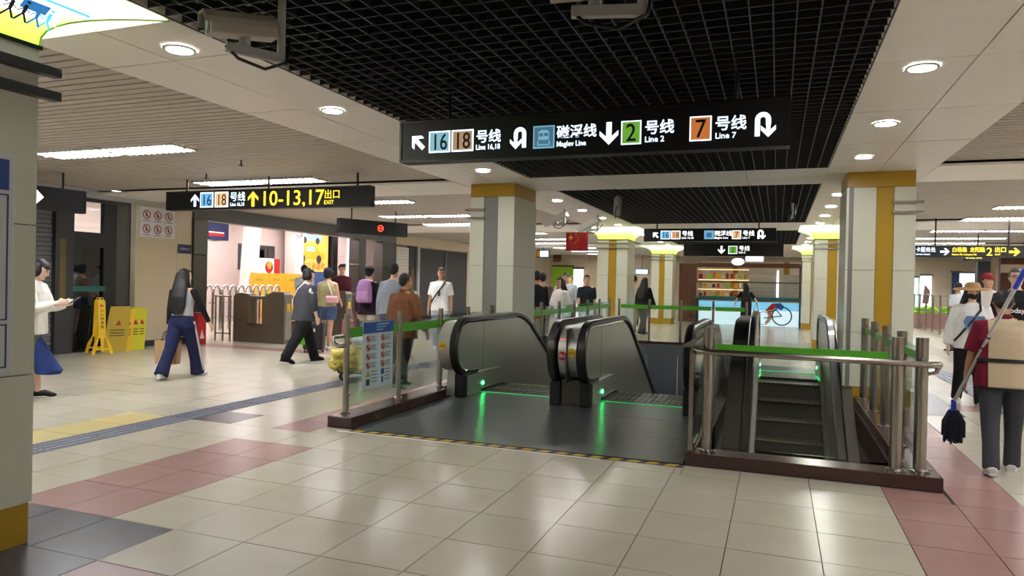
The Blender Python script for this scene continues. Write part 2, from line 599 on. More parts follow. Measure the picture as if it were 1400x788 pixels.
# recessed round downlights along both white bands
def downlight(x, y, label):
    t = thing('downlight', label, 'light', (x, y, ZC), group='round downlights in the white bands')
    rg = MB(); n = 20
    ro, ri = 0.105, 0.085
    a = [[(r * math.cos(2 * math.pi * k / n), r * math.sin(2 * math.pi * k / n), z) for k in range(n)] for r, z in ((ro, -0.001), (ro, -0.012), (ri, -0.014), (ri, 0.0))]
    rg.rings(a, caps=False); rg.build('trim_ring', 'white_plastic', t, smooth=True)
    MB().tube([(0, 0, -0.011), (0, 0, -0.003)], 0.085, 20).build('lens', 'downlight', t)
for k in range(14):
    y = 3.68 + 1.75 * k
    if k in (4, 9): continue
    downlight(-3.80, y, 'round downlight, %s along the white band above the gate-side columns' % (ORD[k] if k < 11 else '%dth' % (k + 1)))
    downlight(0.89, y - 1.75 + 1.81, 'round downlight, %s along the white band above the cleaner-side columns' % (ORD[k] if k < 11 else '%dth' % (k + 1)))

# small ceiling fittings in the slats
for (x, y, w) in ((-6.85, 7.72, 'near the exit direction sign'), (-8.3, 8.6, 'above the prohibition notice wall'), (4.3, 13.2, 'over the cleaner aisle')):
    t = thing('sprinkler', 'small dark sprinkler head in the slats ' + w, 'sprinkler', (x, y, 3.06))
    MB().tube([(0, 0, 0), (0, 0, -0.07)], 0.012, 8).build('stem', 'dark_grey', t)
    MB().tube([(0, 0, -0.07), (0, 0, -0.078)], [0.035, 0.03], 10).build('deflector', 'dark_grey', t)

# ================================================================ COLUMNS
SEAMS = (0.22, 0.92, 1.73)
def column(label, x0, x1, y0, y1, strips, top=2.80, capital=False, side_m='enamel', bands=None, band_z=(2.45, 2.58), yellow_top=True, band_m='steel', band_h=.035):
    """strips: list of (x0, x1, material) on the front face."""
    t = thing('column', label, 'column', ((x0 + x1) / 2, (y0 + y1) / 2, 0), group=None)
    cx, cy = (x0 + x1) / 2, (y0 + y1) / 2
    w, d = (x1 - x0) / 2, (y1 - y0) / 2
    MB().box(-w + 0.03, w - 0.03, -d + 0.03, d - 0.03, 0, 3.3).build('core', 'mid_grey', t)
    MB().box(-w + 0.012, w - 0.012, -d + 0.012, d - 0.012, 0, SEAMS[0]).build('base', 'yellow_enamel', t)
    zs = list(SEAMS) + [top]
    g = 0.003
    for a, b in zip(zs[:-1], zs[1:]):
        for (sx0, sx1, m) in strips:
            pr = 0.015 if m in ('yellow_enamel', 'enamel_grey') else 0.0
            zz0, zz1 = (SEAMS[0], top) if pr else (a, b)
            if pr and a != SEAMS[0]: continue
            MB().box(sx0 - cx + g, sx1 - cx - g, -d + (0.006 if pr else 0), -d + 0.03, zz0 + g, zz1 - g).build('front_panel', m, t)
            MB().box(sx0 - cx + g, sx1 - cx - g, d - 0.03, d, zz0 + g, zz1 - g).build('rear_panel', m, t)
        for s in (-1, 1):
            xa, xb = (w - 0.03, w) if s > 0 else (-w, -w + 0.03)
            MB().box(xa, xb, -d + 0.002, d - 0.002, a + g, b - g).build('side_panel', side_m, t)
    if yellow_top:
        MB().box(-w + 0.008, w - 0.008, -d + 0.008, d - 0.008, top + g, 3.0).build('top_band', 'yellow_enamel', t)
    if bands:
        for z in band_z:
            bx0, bx1, by0, by1 = bands
            MB().box(bx0 - cx, bx1 - cx, by0 - cy, by1 - cy, z, z + band_h).build('cable_rail', band_m, t, bevel=.004)
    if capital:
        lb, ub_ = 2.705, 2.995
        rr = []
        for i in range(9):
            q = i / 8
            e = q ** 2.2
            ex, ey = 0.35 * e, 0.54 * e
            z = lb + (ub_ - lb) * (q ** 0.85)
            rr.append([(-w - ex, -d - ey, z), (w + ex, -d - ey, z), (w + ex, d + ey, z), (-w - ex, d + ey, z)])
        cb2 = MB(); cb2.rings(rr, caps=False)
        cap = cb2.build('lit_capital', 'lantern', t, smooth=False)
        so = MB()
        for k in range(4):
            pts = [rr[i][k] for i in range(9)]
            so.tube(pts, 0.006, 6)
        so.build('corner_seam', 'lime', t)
        MB().box(-w - 0.012, w + 0.012, -d - 0.012, d + 0.012, 2.685, 2.706).build('capital_collar', 'black_metal', t)
    return t

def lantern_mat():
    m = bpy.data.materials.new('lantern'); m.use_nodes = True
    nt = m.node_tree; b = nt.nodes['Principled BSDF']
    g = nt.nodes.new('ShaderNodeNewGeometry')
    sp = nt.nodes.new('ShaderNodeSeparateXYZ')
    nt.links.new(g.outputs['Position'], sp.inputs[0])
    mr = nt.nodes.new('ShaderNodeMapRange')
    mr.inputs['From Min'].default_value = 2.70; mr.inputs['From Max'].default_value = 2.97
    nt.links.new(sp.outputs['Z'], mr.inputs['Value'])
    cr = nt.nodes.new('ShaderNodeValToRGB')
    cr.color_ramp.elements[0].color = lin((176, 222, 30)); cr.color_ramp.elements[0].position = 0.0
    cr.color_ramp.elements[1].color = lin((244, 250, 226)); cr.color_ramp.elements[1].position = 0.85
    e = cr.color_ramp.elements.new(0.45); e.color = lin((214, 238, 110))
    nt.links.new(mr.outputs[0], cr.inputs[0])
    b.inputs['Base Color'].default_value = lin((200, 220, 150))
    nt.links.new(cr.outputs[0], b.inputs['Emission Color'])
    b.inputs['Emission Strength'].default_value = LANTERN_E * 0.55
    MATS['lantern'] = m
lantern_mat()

def yfront(x0, x1):
    a = x0 + (x1 - x0) * 0.37; b = x0 + (x1 - x0) * 0.63
    return [(x0, a, 'enamel'), (a, b, 'yellow_enamel'), (b, x1, 'enamel')]
col_near = column('pale green column with framed information board and glowing lime capital', -4.60, -3.79, 1.50, 2.71, yfront(-4.60, -3.79), top=2.70, capital=True, yellow_top=False, bands=(-3.79, -3.73, 1.45, 2.80), band_z=(2.42, 2.55), band_m='dark_grey', band_h=.05)
column('pale column with grey cable duct behind the escalator handrail', -4.53, -3.79, 10.16, 11.20, [(-4.53, -4.29, 'enamel'), (-4.29, -4.06, 'enamel_grey'), (-4.06, -3.79, 'enamel')], side_m='enamel', bands=(-4.60, -4.27, 10.12, 10.16))
column('pale column with yellow centre stripe and yellow top beside the glass-railed stairwell', 0.82, 1.62, 10.16, 11.20, [(0.82, 0.90, 'enamel_grey'), (0.90, 1.17, 'enamel'), (1.17, 1.37, 'yellow_enamel'), (1.37, 1.62, 'enamel')], bands=(1.34, 1.70, 10.12, 10.16))
column('column with lime capital and red flag beside it', -4.62, -3.79, 18.95, 19.95, yfront(-4.62, -3.79), bands=(-4.66, -3.73, 18.91, 18.95), capital=True, top=2.70, yellow_top=False)
column('column with lime capital behind the far hanging direction sign', -4.60, -3.79, 27.7, 28.7, yfront(-4.60, -3.79), bands=(-4.64, -3.73, 27.66, 27.70), capital=True, top=2.70, yellow_top=False)
column('column with lime capital next beyond the stairwell column', 0.84, 1.65, 18.95, 19.95, yfront(0.84, 1.65), bands=(0.80, 1.71, 18.91, 18.95), capital=True, top=2.70, yellow_top=False)
column('small far column with lime capital beside the cyclist advert', 0.84, 1.60, 27.7, 28.7, yfront(0.84, 1.60), bands=(0.80, 1.66, 27.66, 27.70), capital=True, top=2.70, yellow_top=False)

# picture printed on the near capital: a train and walking travellers
def cap_pt(y, q, off=0.006):
    e = q ** 2.2
    return (0.405 + 0.35 * e + off, y, 2.705 + 0.29 * (q ** 0.85))
def cap_patch(name, pts, m, off=0.006):
    b = MB(); n = len(pts)
    P = [cap_pt(y, q, off) for y, q in pts]
    b.v += [(x, y, z - 0.003) for x, y, z in P]
    b.f.append(tuple(range(n))); b.m.append(0)
    return b.build(name, m, col_near, fix=False)
def cap_strip(name, y0, y1, q0, q1, m, off=0.007, n=5):
    b = MB()
    for i in range(n):
        a, c = q0 + (q1 - q0) * i / n, q0 + (q1 - q0) * (i + 1) / n
        p = [cap_pt(y0, a, off), cap_pt(y1, a, off), cap_pt(y1, c, off), cap_pt(y0, c, off)]
        b.quad(*[(x, y, z - 0.003) for x, y, z in p])
    return b.build(name, m, col_near, fix=False)
glow('print_white', (250, 252, 255), 0.9); glow('print_blue', (40, 110, 170), 0.55); glow('print_dark', (30, 34, 50), 0.05); glow('print_cyan', (80, 180, 215), 0.7)
cap_strip('train_body', -0.55, 0.66, 0.36, 0.66, 'print_white')
cap_strip('train_roof_line', -0.55, 0.78, 0.66, 0.69, 'print_cyan', 0.008, 2)
for k in range(5):
    cap_strip('train_window', -0.36 + 0.2 * k, -0.22 + 0.2 * k, 0.47, 0.60, 'print_blue', 0.010)
for k, (y, m) in enumerate(((-0.1, 'print_dark'), (0.1, 'print_cyan'), (0.22, 'print_dark'), (0.32, 'print_blue'), (0.40, 'print_dark'), (0.47, 'print_dark'), (0.54, 'print_blue'), (0.6, 'print_cyan'))):
    b = MB()
    for (dy0, q0, dy1, q1, w_) in ((0, .52, .005, .40, .02), (.005, .40, -.03, .26, .013), (.005, .40, .035, .26, .013), (0, .48, .035, .42, .009), (0, .48, -.03, .41, .009)):
        p = [cap_pt(y + dy0 - w_ / 2, q0, .012), cap_pt(y + dy0 + w_ / 2, q0, .012), cap_pt(y + dy1 + w_ / 2, q1, .012), cap_pt(y + dy1 - w_ / 2, q1, .012)]
        b.quad(*[(x, yy, z - 0.003) for x, yy, z in p])
    c0 = cap_pt(y, .56, .012)
    b.ell((c0[0], c0[1], c0[2]), (.004, .012, .012), 8)
    b.build('printed_traveller', m, col_near, fix=False)

# information board on the near column
def info_board():
    t = thing('information_board', 'tall framed information board with blue header on the near column', 'sign', (-3.79, 2.05, 0))
    MB().box(0.0, 0.012, -0.55, 0.53, 0.94, 2.09).build('board', 'board_white', t, bevel=0.004)
    MB().box(0.012, 0.015, -0.52, 0.50, 1.90, 2.06).build('header', 'blue_print', t)
    for (z0, z1) in ((1.22, 1.88), (0.97, 1.20)):
        f = MB()
        f.box(.012, .015, -.52, .50, z0, z0 + .008); f.box(.012, .015, -.52, .50, z1 - .008, z1)
        f.box(.012, .015, -.52, -.512, z0, z1); f.box(.012, .015, .492, .50, z0, z1)
        f.build('outline', 'ink_blue', t)
    for k, s in enumerate(('出', '入', '口')):
        letters(s, 0.06, 'ink', t, 0.016, 0.40, 1.52 - 0.075 * k, rot=(0, 0, R(90)))
    letters('出入口信息', 0.09, 'lit_white', t, 0.016, -0.3, 1.95, rot=(0, 0, R(90)))
info_board()

# ================================================================ LEFT WALL (gate side), plane x = -12.2
XW = -12.2
def wbox(name, y0, y1, z0, z1, m, parent, th=0.2, out=0.0, bevel=0):
    return MB().box(XW - th, XW + out, y0, y1, z0, z1).build(name, m, parent, bevel=bevel)
wl = MB()
wl.box(XW - 0.25, XW - 0.02, 10.78, 12.25, 0, 3.1)
wall_left = wl.build('wall_left', 'beige_wall')
tag(wall_left, 'cream tiled wall between the glazed doors and the steel pillar', 'wall', kind='structure')
for y0_, y1_, l_ in ((-3, 8.4, 'beige wall hidden behind the near column'), (27.3, YEND, 'beige wall beyond the dark shutters')):
    tag(MB().box(XW - .25, XW - .02, y0_, y1_, 0, 3.1).build('wall_left', 'beige_wall'), l_, 'wall', kind='structure')
# fascia above everything, a grey lintel over the opening
tag(wbox('trim_1', 8.4, 12.3, 2.91, 3.1, 'light_grey', None, 0.25, 0.02), 'pale grey fascia over doors and cream tiles', 'fascia', kind='structure')
tag(wbox('trim_2', 12.3, 21.2, 2.745, 3.1, 'mid_grey', None, 0.3, 0.02), 'grey lintel spanning the gate opening', 'lintel', kind='structure')
tag(wbox('trim_3', 21.2, 30.0, 2.705, 3.1, 'beige_wall', None, 0.25, 0.04), 'beige fascia above the closed shutters', 'fascia', kind='structure')
# cream wall tiles
zz = [0.0, 0.12] + [0.12 + 0.325 * k for k in range(1, 9)] + [2.90]
for a, b in zip(zz[:-1], zz[1:]):
    for (y0, y1) in ((10.78, 11.84), (11.84, 12.25)):
        MB().box(XW - 0.02, XW, y0 + 0.002, y1 - 0.002, a + 0.002, b - 0.002).build('wall_tile', 'dark_grey' if a == 0 else 'cream_tile', wall_left)
# rolling shutter beside the glazed door
sh = put('rolling_shutter', None, None, (XW, 8.4, 0)); tag(sh, 'ribbed grey rolling shutter next to the glazed doors', 'shutter')
for k in range(36):
    put('shutter_slat', box_mesh(0.03, 0.66, 0.07, 'mid_grey', 'shutter_slat'), sh, (-0.06 - 0.01 * (k % 2), 0.32, 0.01 + 0.081 * k))
MB().box(-0.2, -0.1, 0, 0.66, 0, 2.9).build('shutter_back', 'black_metal', sh)
# dark pier with yellow stickers
pr = thing('door_pier', 'dark metal pier with vertical yellow sticker by the glazed doors', 'pillar', (XW, 9.06, 0))
MB().box(-0.15, 0.03, 0, 0.30, 0, 2.9).build('pier_post', 'dark_grey', pr, bevel=0.006)
MB().box(0.03, 0.033, 0.08, 0.2, 1.0, 2.1).build('sticker', 'yellow_dim', pr)
# glazed double door
dr = put('door_1', None, None, (XW, 9.36, 0)); tag(dr, 'dark framed glazed doors behind the yellow caution boards', 'door', kind='structure')
MB().box(-0.1, 0.0, 0.0, 0.08, 0, 2.9).build('door_frame', 'dark_grey', dr)
MB().box(-0.1, 0.0, 1.3, 1.42, 0, 2.9).build('door_frame', 'steel', dr)
MB().box(-0.1, 0.0, 0.08, 1.3, 2.84, 2.9).build('door_frame', 'dark_grey', dr)
MB().box(-0.1, 0.0, 0.70, 0.98, 0, 2.84).build('door_stile', 'black_metal', dr)
MB().box(-0.1, -0.02, 0.98, 1.3, 0, 2.84).build('door_leaf', 'steel_dark', dr)
MB().box(-0.1, 0.0, 0.08, 0.7, 1.98, 2.26).build('transom', 'black_metal', dr)
MB().box(-0.06, -0.05, 0.08, 0.7, 2.26, 2.84).build('pane', 'glass_clear', dr)
MB().box(-0.06, -0.05, 0.08, 0.7, 0.0, 1.98).build('pane', 'glass_dark', dr)
MB().box(-0.05, 0.01, 0.06, 0.74, 1.14, 1.24).build('push_bar', 'teal', dr)
# steel jamb pillar at the gate opening
jb = thing('jamb_pillar', 'stainless steel pillar where the cream tiles end at the gates', 'pillar', (XW, 12.46, 0))
MB().box(-0.3, 0.06, -0.2, 0.2, 0, 1.95).build('cladding', 'steel_dark', jb, bevel=0.01)
MB().box(-0.3, 0.06, -0.2, 0.2, 1.955, 2.74).build('cladding', 'steel_dark', jb, bevel=0.01)
MB().box(-0.28, 0.04, -0.18, 0.18, 1.9, 2.0).build('joint', 'ink', jb)
# pillars and closed shutters further along
for y0, y1, m, lab in ((18.9, 19.3, 'steel_dark', 'dark steel pillar between gates and the maroon sweater'), (20.3, 21.2, 'steel_dark', 'broad dark steel pillar ending the gate opening')):
    p_ = thing('gate_pillar', lab, 'pillar', (XW, y0, 0))
    MB().box(-0.3, 0.05, 0, y1 - y0, 0, 1.95).build('cladding', m, p_, bevel=0.01)
    MB().box(-0.3, 0.05, 0, y1 - y0, 1.956, 2.74).build('cladding', m, p_, bevel=0.01)
s2 = put('rolling_shutter', None, None, (XW, 21.3, 0)); tag(s2, 'white slatted rolling shutter behind the grey sweater', 'shutter')
for k in range(24):
    put('shutter_slat', box_mesh(0.03, 0.9, 0.102, 'white_paint', 'shutter_slat'), s2, (-0.04 - 0.006 * (k % 2), 0.45, 0.02 + 0.109 * k))
MB().box(-0.2, -0.1, 0, 0.9, 0, 2.7).build('shutter_back', 'mid_grey', s2)
p_ = thing('shutter_post', 'pale post beside the wide dark shutters', 'pillar', (XW, 22.75, 0))
MB().box(-0.1, 0.05, 0, 0.16, 0, 2.7).build('post_body', 'light_grey', p_, bevel=0.01)
MB().box(-0.16, -0.02, -0.5, 0.0, 0, 2.7).build('post_side', 'dark_grey', p_)
MB().box(-0.02, 0.0, -0.4, -0.2, 0.7, 1.9).build('sticker', 'yellow_dim', p_)
s3 = put('panel_shutter', None, None, (XW, 22.95, 0)); tag(s3, 'wide dark grey panel shutter behind the man in the white shirt', 'shutter')
for k in range(2):
    MB().box(-0.08, -0.02, 0.02 + 2.15 * k, 2.12 + 2.15 * k, 0, 2.66).build('shutter_panel', 'dark_grey', s3, bevel=0.01)
MB().box(-0.03, 0.02, 2.12, 2.2, 0, 2.66).build('mullion', 'mid_grey', s3)

# prohibition notice panel on the cream tiles
def no_sign(parent, y, z, r, x=0.0):
    n = 20
    b = MB()
    a = [[(xx, y + rr * math.cos(2 * math.pi * k / n), z + rr * math.sin(2 * math.pi * k / n)) for k in range(n)] for rr, xx in ((r, x), (r, x + .004), (r * .8, x + .004), (r * .8, x))]
    b.rings(a + [a[0]], caps=False)
    s = r * .62
    b.prism([(y - s - .006, z + s), (y - s + .008, z + s + .008), (y + s + .006, z - s), (y + s - .008, z - s - .008)], 'x', x + .001, x + .005)
    b.build('prohibition_ring', 'red', parent)
    g = MB()
    g.box(x, x + .003, y - r * .15, y + r * .15, z - r * .5, z + r * .2); g.ell((x + .001, y, z + r * .4), (.002, r * .16, r * .16), 8)
    g.box(x, x + .003, y - r * .45, y + r * .3, z - r * .15, z - r * .02)
    g.build('pictogram', 'ink', parent)
nb = thing('prohibition_notice', 'white notice with six red prohibition circles on cream tiles', 'sign', (XW, 10.86, 0))
MB().box(0.001, 0.01, 0, 0.90, 2.26, 2.88).build('panel', 'board_white', nb)
for i in range(3):
    for j in range(2):
        no_sign(nb, 0.17 + 0.28 * i, 2.72 - 0.29 * j, 0.095, 0.010)
        MB().box(.010, .012, .08 + .28 * i, .26 + .28 * i, 2.585 - .29 * j, 2.60 - .29 * j).build('caption_line', 'mid_grey', nb)
bp = thing('exit_plaque', 'small dark blue plaque between cream tiles and steel pillar', 'sign', (XW, 11.86, 0))
MB().box(.001, .012, 0, .36, 1.96, 2.16).build('plate', 'navy', bp)
letters('无障碍出口', 0.062, 'light_grey', bp, .013, .03, 2.035, rot=(0, 0, R(90)))

# red fire box by the pillar
fx = thing('fire_box', 'red fire extinguisher box beside the steel pillar', 'box', (-11.85, 12.05, 0))
MB().box(-0.17, 0.17, -0.13, 0.13, 0.0, 0.68).build('cabinet_body', 'maroon_red', fx, bevel=0.01)
MB().box(0.17, 0.175, -0.1, 0.1, 0.06, 0.6).build('cabinet_door', 'red', fx)
MB().prism([(-.06, .12), (.07, .12), (0, .32)], 'x', .175, .178).build('emblem', 'white_paint', fx)

# far walls
wb = MB().box(-22, 11, YEND, YEND + 0.2, 0, 3.6).build('wall_far', 'beige_wall'); tag(wb, 'distant beige wall closing the concourse', 'wall', kind='structure')
wr = MB().box(9.3, 9.5, -3, YEND, 0, 3.6).build('wall_right', 'beige_wall'); tag(wr, 'beige side wall beyond the fence', 'wall', kind='structure')
wn = MB().box(-22, 11, -3.2, -3, 0, 3.6).build('wall_near', 'beige_wall'); tag(wn, 'beige wall behind the camera', 'wall', kind='structure')

# ================================================================ ESCALATOR PITS
def pit(name, lab, x0, x1, y0, y1, zb, m):
    b = MB()
    b.box(x0 - .12, x0, y0 - .12, y1 + .12, zb, -0.02); b.box(x1, x1 + .12, y0 - .12, y1 + .12, zb, -0.02)
    b.box(x0, x1, y0 - .12, y0, zb, -0.02); b.box(x0 - .12, x1 + .12, y0 - .12, y1 + .12, zb - .1, zb)
    o = b.build(name, m); tag(o, lab, 'wall', kind='structure')
    n = max(2, round((x1 - x0) / 0.8))
    for k in range(n):
        w = (x1 - x0) / n
        MB().box(x0 + w * k + .004, x0 + w * (k + 1) - .004, y1 - .03, y1, zb, -0.012).build('cladding_panel', 'pit_panel', o)
    return o
mat('pit_panel', (104, 108, 114), 0.4, 0.2)
mat('pit_side', (70, 74, 78), 0.5)
pit('wall_pit_down', 'grey clad walls of the twin escalator pit', *PIT_A, -4.6, 'pit_side')
pit('wall_pit_up', 'dark walls of the railed escalator pit', *PIT_B, -4.6, 'pit_side')

# ================================================================ LANDING PLATE AND HAZARD TAPE
lp = thing('landing_plate', 'ribbed dark metal landing plate in front of the twin escalators', 'floor plate', (-2.29, 7.0, 0))
for k in range(3):
    y0 = -1.03 + 0.93 * k
    MB().box(-1.585, 1.585, y0 + .003, y0 + .927, -0.02, 0.004).build('plate', 'ribbed_plate', lp)
MB().box(-1.585, 1.585, 1.76, 1.87, -0.02, 0.006).build('comb_edge', 'black_metal', lp)
hz = thing('hazard_tape', 'black and yellow striped tape along the landing plate edge', 'tape', (-2.27, 5.905, 0))
MB().box(-1.58, 1.58, -.04, .04, 0.0, 0.0025).build('tape_base', 'black_plastic', hz)
stp = MB().prism([(-.06, -.038), (.03, -.038), (.06, .038), (-.03, .038)], 'z', .0025, .004).mesh('stripe', 'yellow_dull')
for k in range(20): put('stripe', stp, hz, (-1.49 + .157 * k, 0, 0))
wl2 = MB().box(-1.7, 0.9, -.075, -.05, 0, .002).build('white_line', 'white_paint', hz)

# ================================================================ ESCALATORS
S30 = math.tan(R(30))
def rail_path(zend=-3.9, off=0.0, nose=0.0):
    """Handrail line in (t, z): t = distance from the newel nose, off = inset."""
    r = 0.36 - off
    pts = [(0.70, 0.285 + off), (0.48, 0.28 + off)]
    pts += arc(0.37, 0.64, r, 270, 90, 18)
    pts += [(0.9, 1.0 - off), (1.6, 1.0 - off), (2.15, 1.0 - off)]
    rr = 1.6 - off
    for i in range(1, 9):
        a = R(30 * i / 8)
        pts.append((2.15 + rr * math.sin(a), 1.0 - 1.6 + rr * math.cos(a)))
    t0, z0 = pts[-1]
    pts.append((t0 + (z0 - zend) / S30, zend))
    return pts
def low_line(off, zend=-4.3):
    """Line of the steps (nosing) shifted up by off, (t,z) from the comb onwards."""
    pts = [(0.30, off), (0.75, off), (1.35, off)]
    for i in range(1, 7):
        a = R(30 * i / 6)
        pts.append((1.35 + 1.2 * math.sin(a), off - 1.2 + 1.2 * math.cos(a)))
    t0, z0 = pts[-1]
    pts.append((t0 + (z0 - zend) / S30, zend))
    return pts

def balustrade(root, xc, F, inner):
    """Handrail, steel panel, trim and skirt; F maps (t) to y; inner = +1 if the steps lie on the +x side."""
    d = 1 if F(1) > F(0) else -1
    rp = rail_path()
    prof = [(-.052, -.03), (-.052, .012), (-.036, .03), (.036, .03), (.052, .012), (.052, -.03)]
    prof = [(x, n) for x, n in prof]
    b = MB()
    # the path runs nose-down to top: normal points inward at the nose, so mirror the profile
    b.sweep_profile([(F(t), z) for t, z in rp], [(xc + x, n * -d * -1) for x, n in prof])
    b.build('handrail', 'rubber', root, smooth=True)
    ip = rail_path(off=0.045)
    lo = low_line(0.26)
    poly = [(F(t), z) for t, z in ip[1:]] + [(F(t), z) for t, z in reversed(lo[1:])]
    MB().prism(poly, 'x', xc - .022, xc + .022).build('side_panel', 'steel_panel', root)
    MB().tube([(xc + inner * .03, F(t), z) for t, z in rail_path(off=0.05)[2:]], .012, 8).build('trim_strip', 'chrome', root, smooth=True)
    sk = [(F(t), z) for t, z in low_line(0.27)] + [(F(t), z) for t, z in reversed(low_line(-0.25))]
    xi = xc + inner * .075
    MB().prism(sk, 'x', min(xc - inner * .03, xi), max(xc - inner * .03, xi)).build('skirt', 'steel_panel', root)
    MB().sweep_profile([(F(t), z) for t, z in low_line(0.035)[1:]], [(xi - .006, -.02), (xi + .006 + .012 * (inner > 0), -.02), (xi + .006 + .012 * (inner > 0), .02), (xi - .006 - .012 * (inner < 0), .02)]).build('brush_guard', 'rubber', root)
    y0, y1 = sorted((F(.20), F(.66)))
    MB().box(xc - .07, xc + .07, y0, y1, 0.0, 0.30).build('newel_base', 'black_plastic', root, bevel=.02)
    MB().box(xc - .0235, xc + .0235, min(F(.92), F(.926)), max(F(.92), F(.926)), .28, .94).build('panel_joint', 'dark_grey', root)
    # guide light low on the skirt
    MB().tube([(xi + inner * .001, F(.80), .12), (xi + inner * .009, F(.80), .12)], .022, 12).build('guide_light', 'led_green', root)
    MB().tube([(xi + inner * .001, F(.68), .15), (xi + inner * .006, F(.68), .15)], .012, 10).build('stop_button', 'black_plastic', root)

def enclosure(root, x0, x1, F, m='steel_panel', zdrop=0.03, name='deck_cover', nose=.04):
    top = rail_path(off=nose)
    poly = [(F(t), z) for t, z in top[2:]] + [(F(t), z) for t, z in reversed(low_line(-0.3))]
    MB().prism(poly, 'x', x0, x1).build(name, m, root, smooth=True)

def steps(root, x0, x1, F, n=17):
    cx, w = (x0 + x1) / 2, x1 - x0
    for k in range(n):
        t = 0.78 + 0.40 * k
        # height of the step from the nosing line
        z = 0.0 if t < 1.5 else -(t - 1.5) * S30
        b = MB()
        b.box(-w / 2, w / 2, -.2, .2, -.03, 0)
        for q in range(14):
            xx = -w / 2 + w * (q + .5) / 14
            b.box(xx - .018, xx + .018, -.2, .2, 0, .008)
        y0_, y1_ = sorted((.2 * (1 if F(1) > F(0) else -1), .17 * (1 if F(1) > F(0) else -1)))
        b.box(-w / 2, w / 2, y0_, y1_, -.26, 0, 0)
        b.box(-w / 2, w / 2, min(y0_, y1_) - .002, max(y0_, y1_) + .002, .008, .009, 1)
        if 'step' not in TM or TM['step'][0] != (round(w, 3), F(1) > F(0)):
            TM['step'] = ((round(w, 3), F(1) > F(0)), b.mesh('step', ['step_metal', 'step_edge']))
        put('step', TM['step'][1], root, (cx, F(t + .2), z + .0))
mat('step_metal', (66, 68, 66), 0.4, 0.7)
mat('step_edge', (150, 150, 90), 0.5)

FD = lambda t: 8.0 + t
FU = lambda t: 14.05 - t
e1 = thing('escalator', 'descending escalator on the gate side of the twin pair', 'escalator', (0, 0, 0))
balustrade(e1, -3.76, FD, 1); balustrade(e1, -2.49, FD, -1)
enclosure(e1, -4.0, -3.83, FD); steps(e1, -3.68, -2.57, FD)
MB().box(-3.68, -2.57, 8.745, 8.757, .005, .009).build('comb_light', 'led_soft', e1)
e2 = thing('escalator', 'descending escalator next to the glass-railed stairwell', 'escalator', (0, 0, 0))
balustrade(e2, -2.12, FD, 1); balustrade(e2, -0.91, FD, -1)
enclosure(e2, -2.415, -2.195, FD, name='centre_cover'); enclosure(e2, -.85, -.76, FD)
steps(e2, -2.04, -.99, FD)
MB().box(-2.04, -.99, 8.745, 8.757, .005, .009).build('comb_light', 'led_soft', e2)
MB().box(-2.31, -2.30, 8.03, 8.9, .3, .94).build('cover_seam', 'dark_grey', e2)
MB().box(-2.415, -2.195, 8.24, 8.6, 0, .32).build('cover_base', 'steel_dark', e2)
e3 = thing('escalator', 'ascending escalator inside the glass-railed stairwell', 'escalator', (0, 0, 0))
balustrade(e3, -0.33, FU, 1); balustrade(e3, 0.74, FU, -1)
enclosure(e3, -.60, -.40, FU, 'steel_dark'); enclosure(e3, .81, .93, FU, 'steel_dark')
steps(e3, -.25, .66, FU, 19)
MB().box(-.25, .66, 13.28, 13.31, .005, .012).build('comb_light', 'led_soft', e3)
for x in (-.24, .65):
    MB().box(x - .012, x + .012, 12.2, 12.75, .02, .04).build('skirt_light', 'led_soft', e3)
MB().box(-.62, .95, 13.34, 14.3, -.02, .003).build('top_plate', 'ribbed_plate', e3)

# stickers on the newel covers
def disc(name, parent, x, y, z, r, m, ax='y', d=.003):
    p = {'y': [(x, y, z), (x, y - d, z)], 'x': [(x, y, z), (x + d, y, z)]}[ax]
    return MB().tube(p, r, 16).build(name, m, parent)
def newel_disc(name, parent, x, zz, r, m, text=None, f=.04):
    # lies on the bulging nose of a cover, facing the camera
    rad = .36 - f
    a = math.asin(max(-1, min(1, (zz - .64) / rad)))
    y = 8.0 + .37 - rad * math.cos(a)
    return disc(name, parent, x, y + .0005, zz, r, m)
newel_disc('red_sticker', e2, -2.36, .62, .052, 'red'); newel_disc('yellow_sticker', e2, -2.245, .66, .05, 'yellow_plastic')
newel_disc('yellow_sticker', e1, -3.93, .66, .05, 'yellow_plastic')
MB().box(-2.40, -2.33, 8.10, 8.16, .79, .815).build('direction_light', 'lit_red', e2)
letters('禁止', .045, 'white_paint', e2, -2.405, 8.042, .605)
letters('小心', .04, 'ink', e2, -2.285, 8.042, .645)
letters('小心', .04, 'ink', e1, -3.97, 8.042, .645)

# ================================================================ PLINTHS AND GLASS RAILS
p1 = MB(); p1.box(-4.17, -3.89, 5.97, 8.12, 0, .11); p1.box(-4.17, -4.01, 8.12, 10.1, 0, .11); p1.box(-4.17, -4.01, 11.26, 18.2, 0, .11); p1.box(-4.17, -.68, 18.22, 18.36, 0, .05)
plL = p1.build('stone_plinth', 'granite', None, bevel=.006); tag(plL, 'low polished brown stone plinth under the notice-board glass rail', 'plinth')
p2_ = MB(); p2_.box(-.68, 1.17, 5.95, 6.20, 0, .105); p2_.box(.95, 1.17, 6.20, 10.12, 0, .105); p2_.box(-.68, -.62, 6.20, 8.05, 0, .105)
plR = p2_.build('stone_plinth', 'granite', None, bevel=.006); tag(plR, 'low polished brown stone plinth around the railed stairwell', 'plinth')

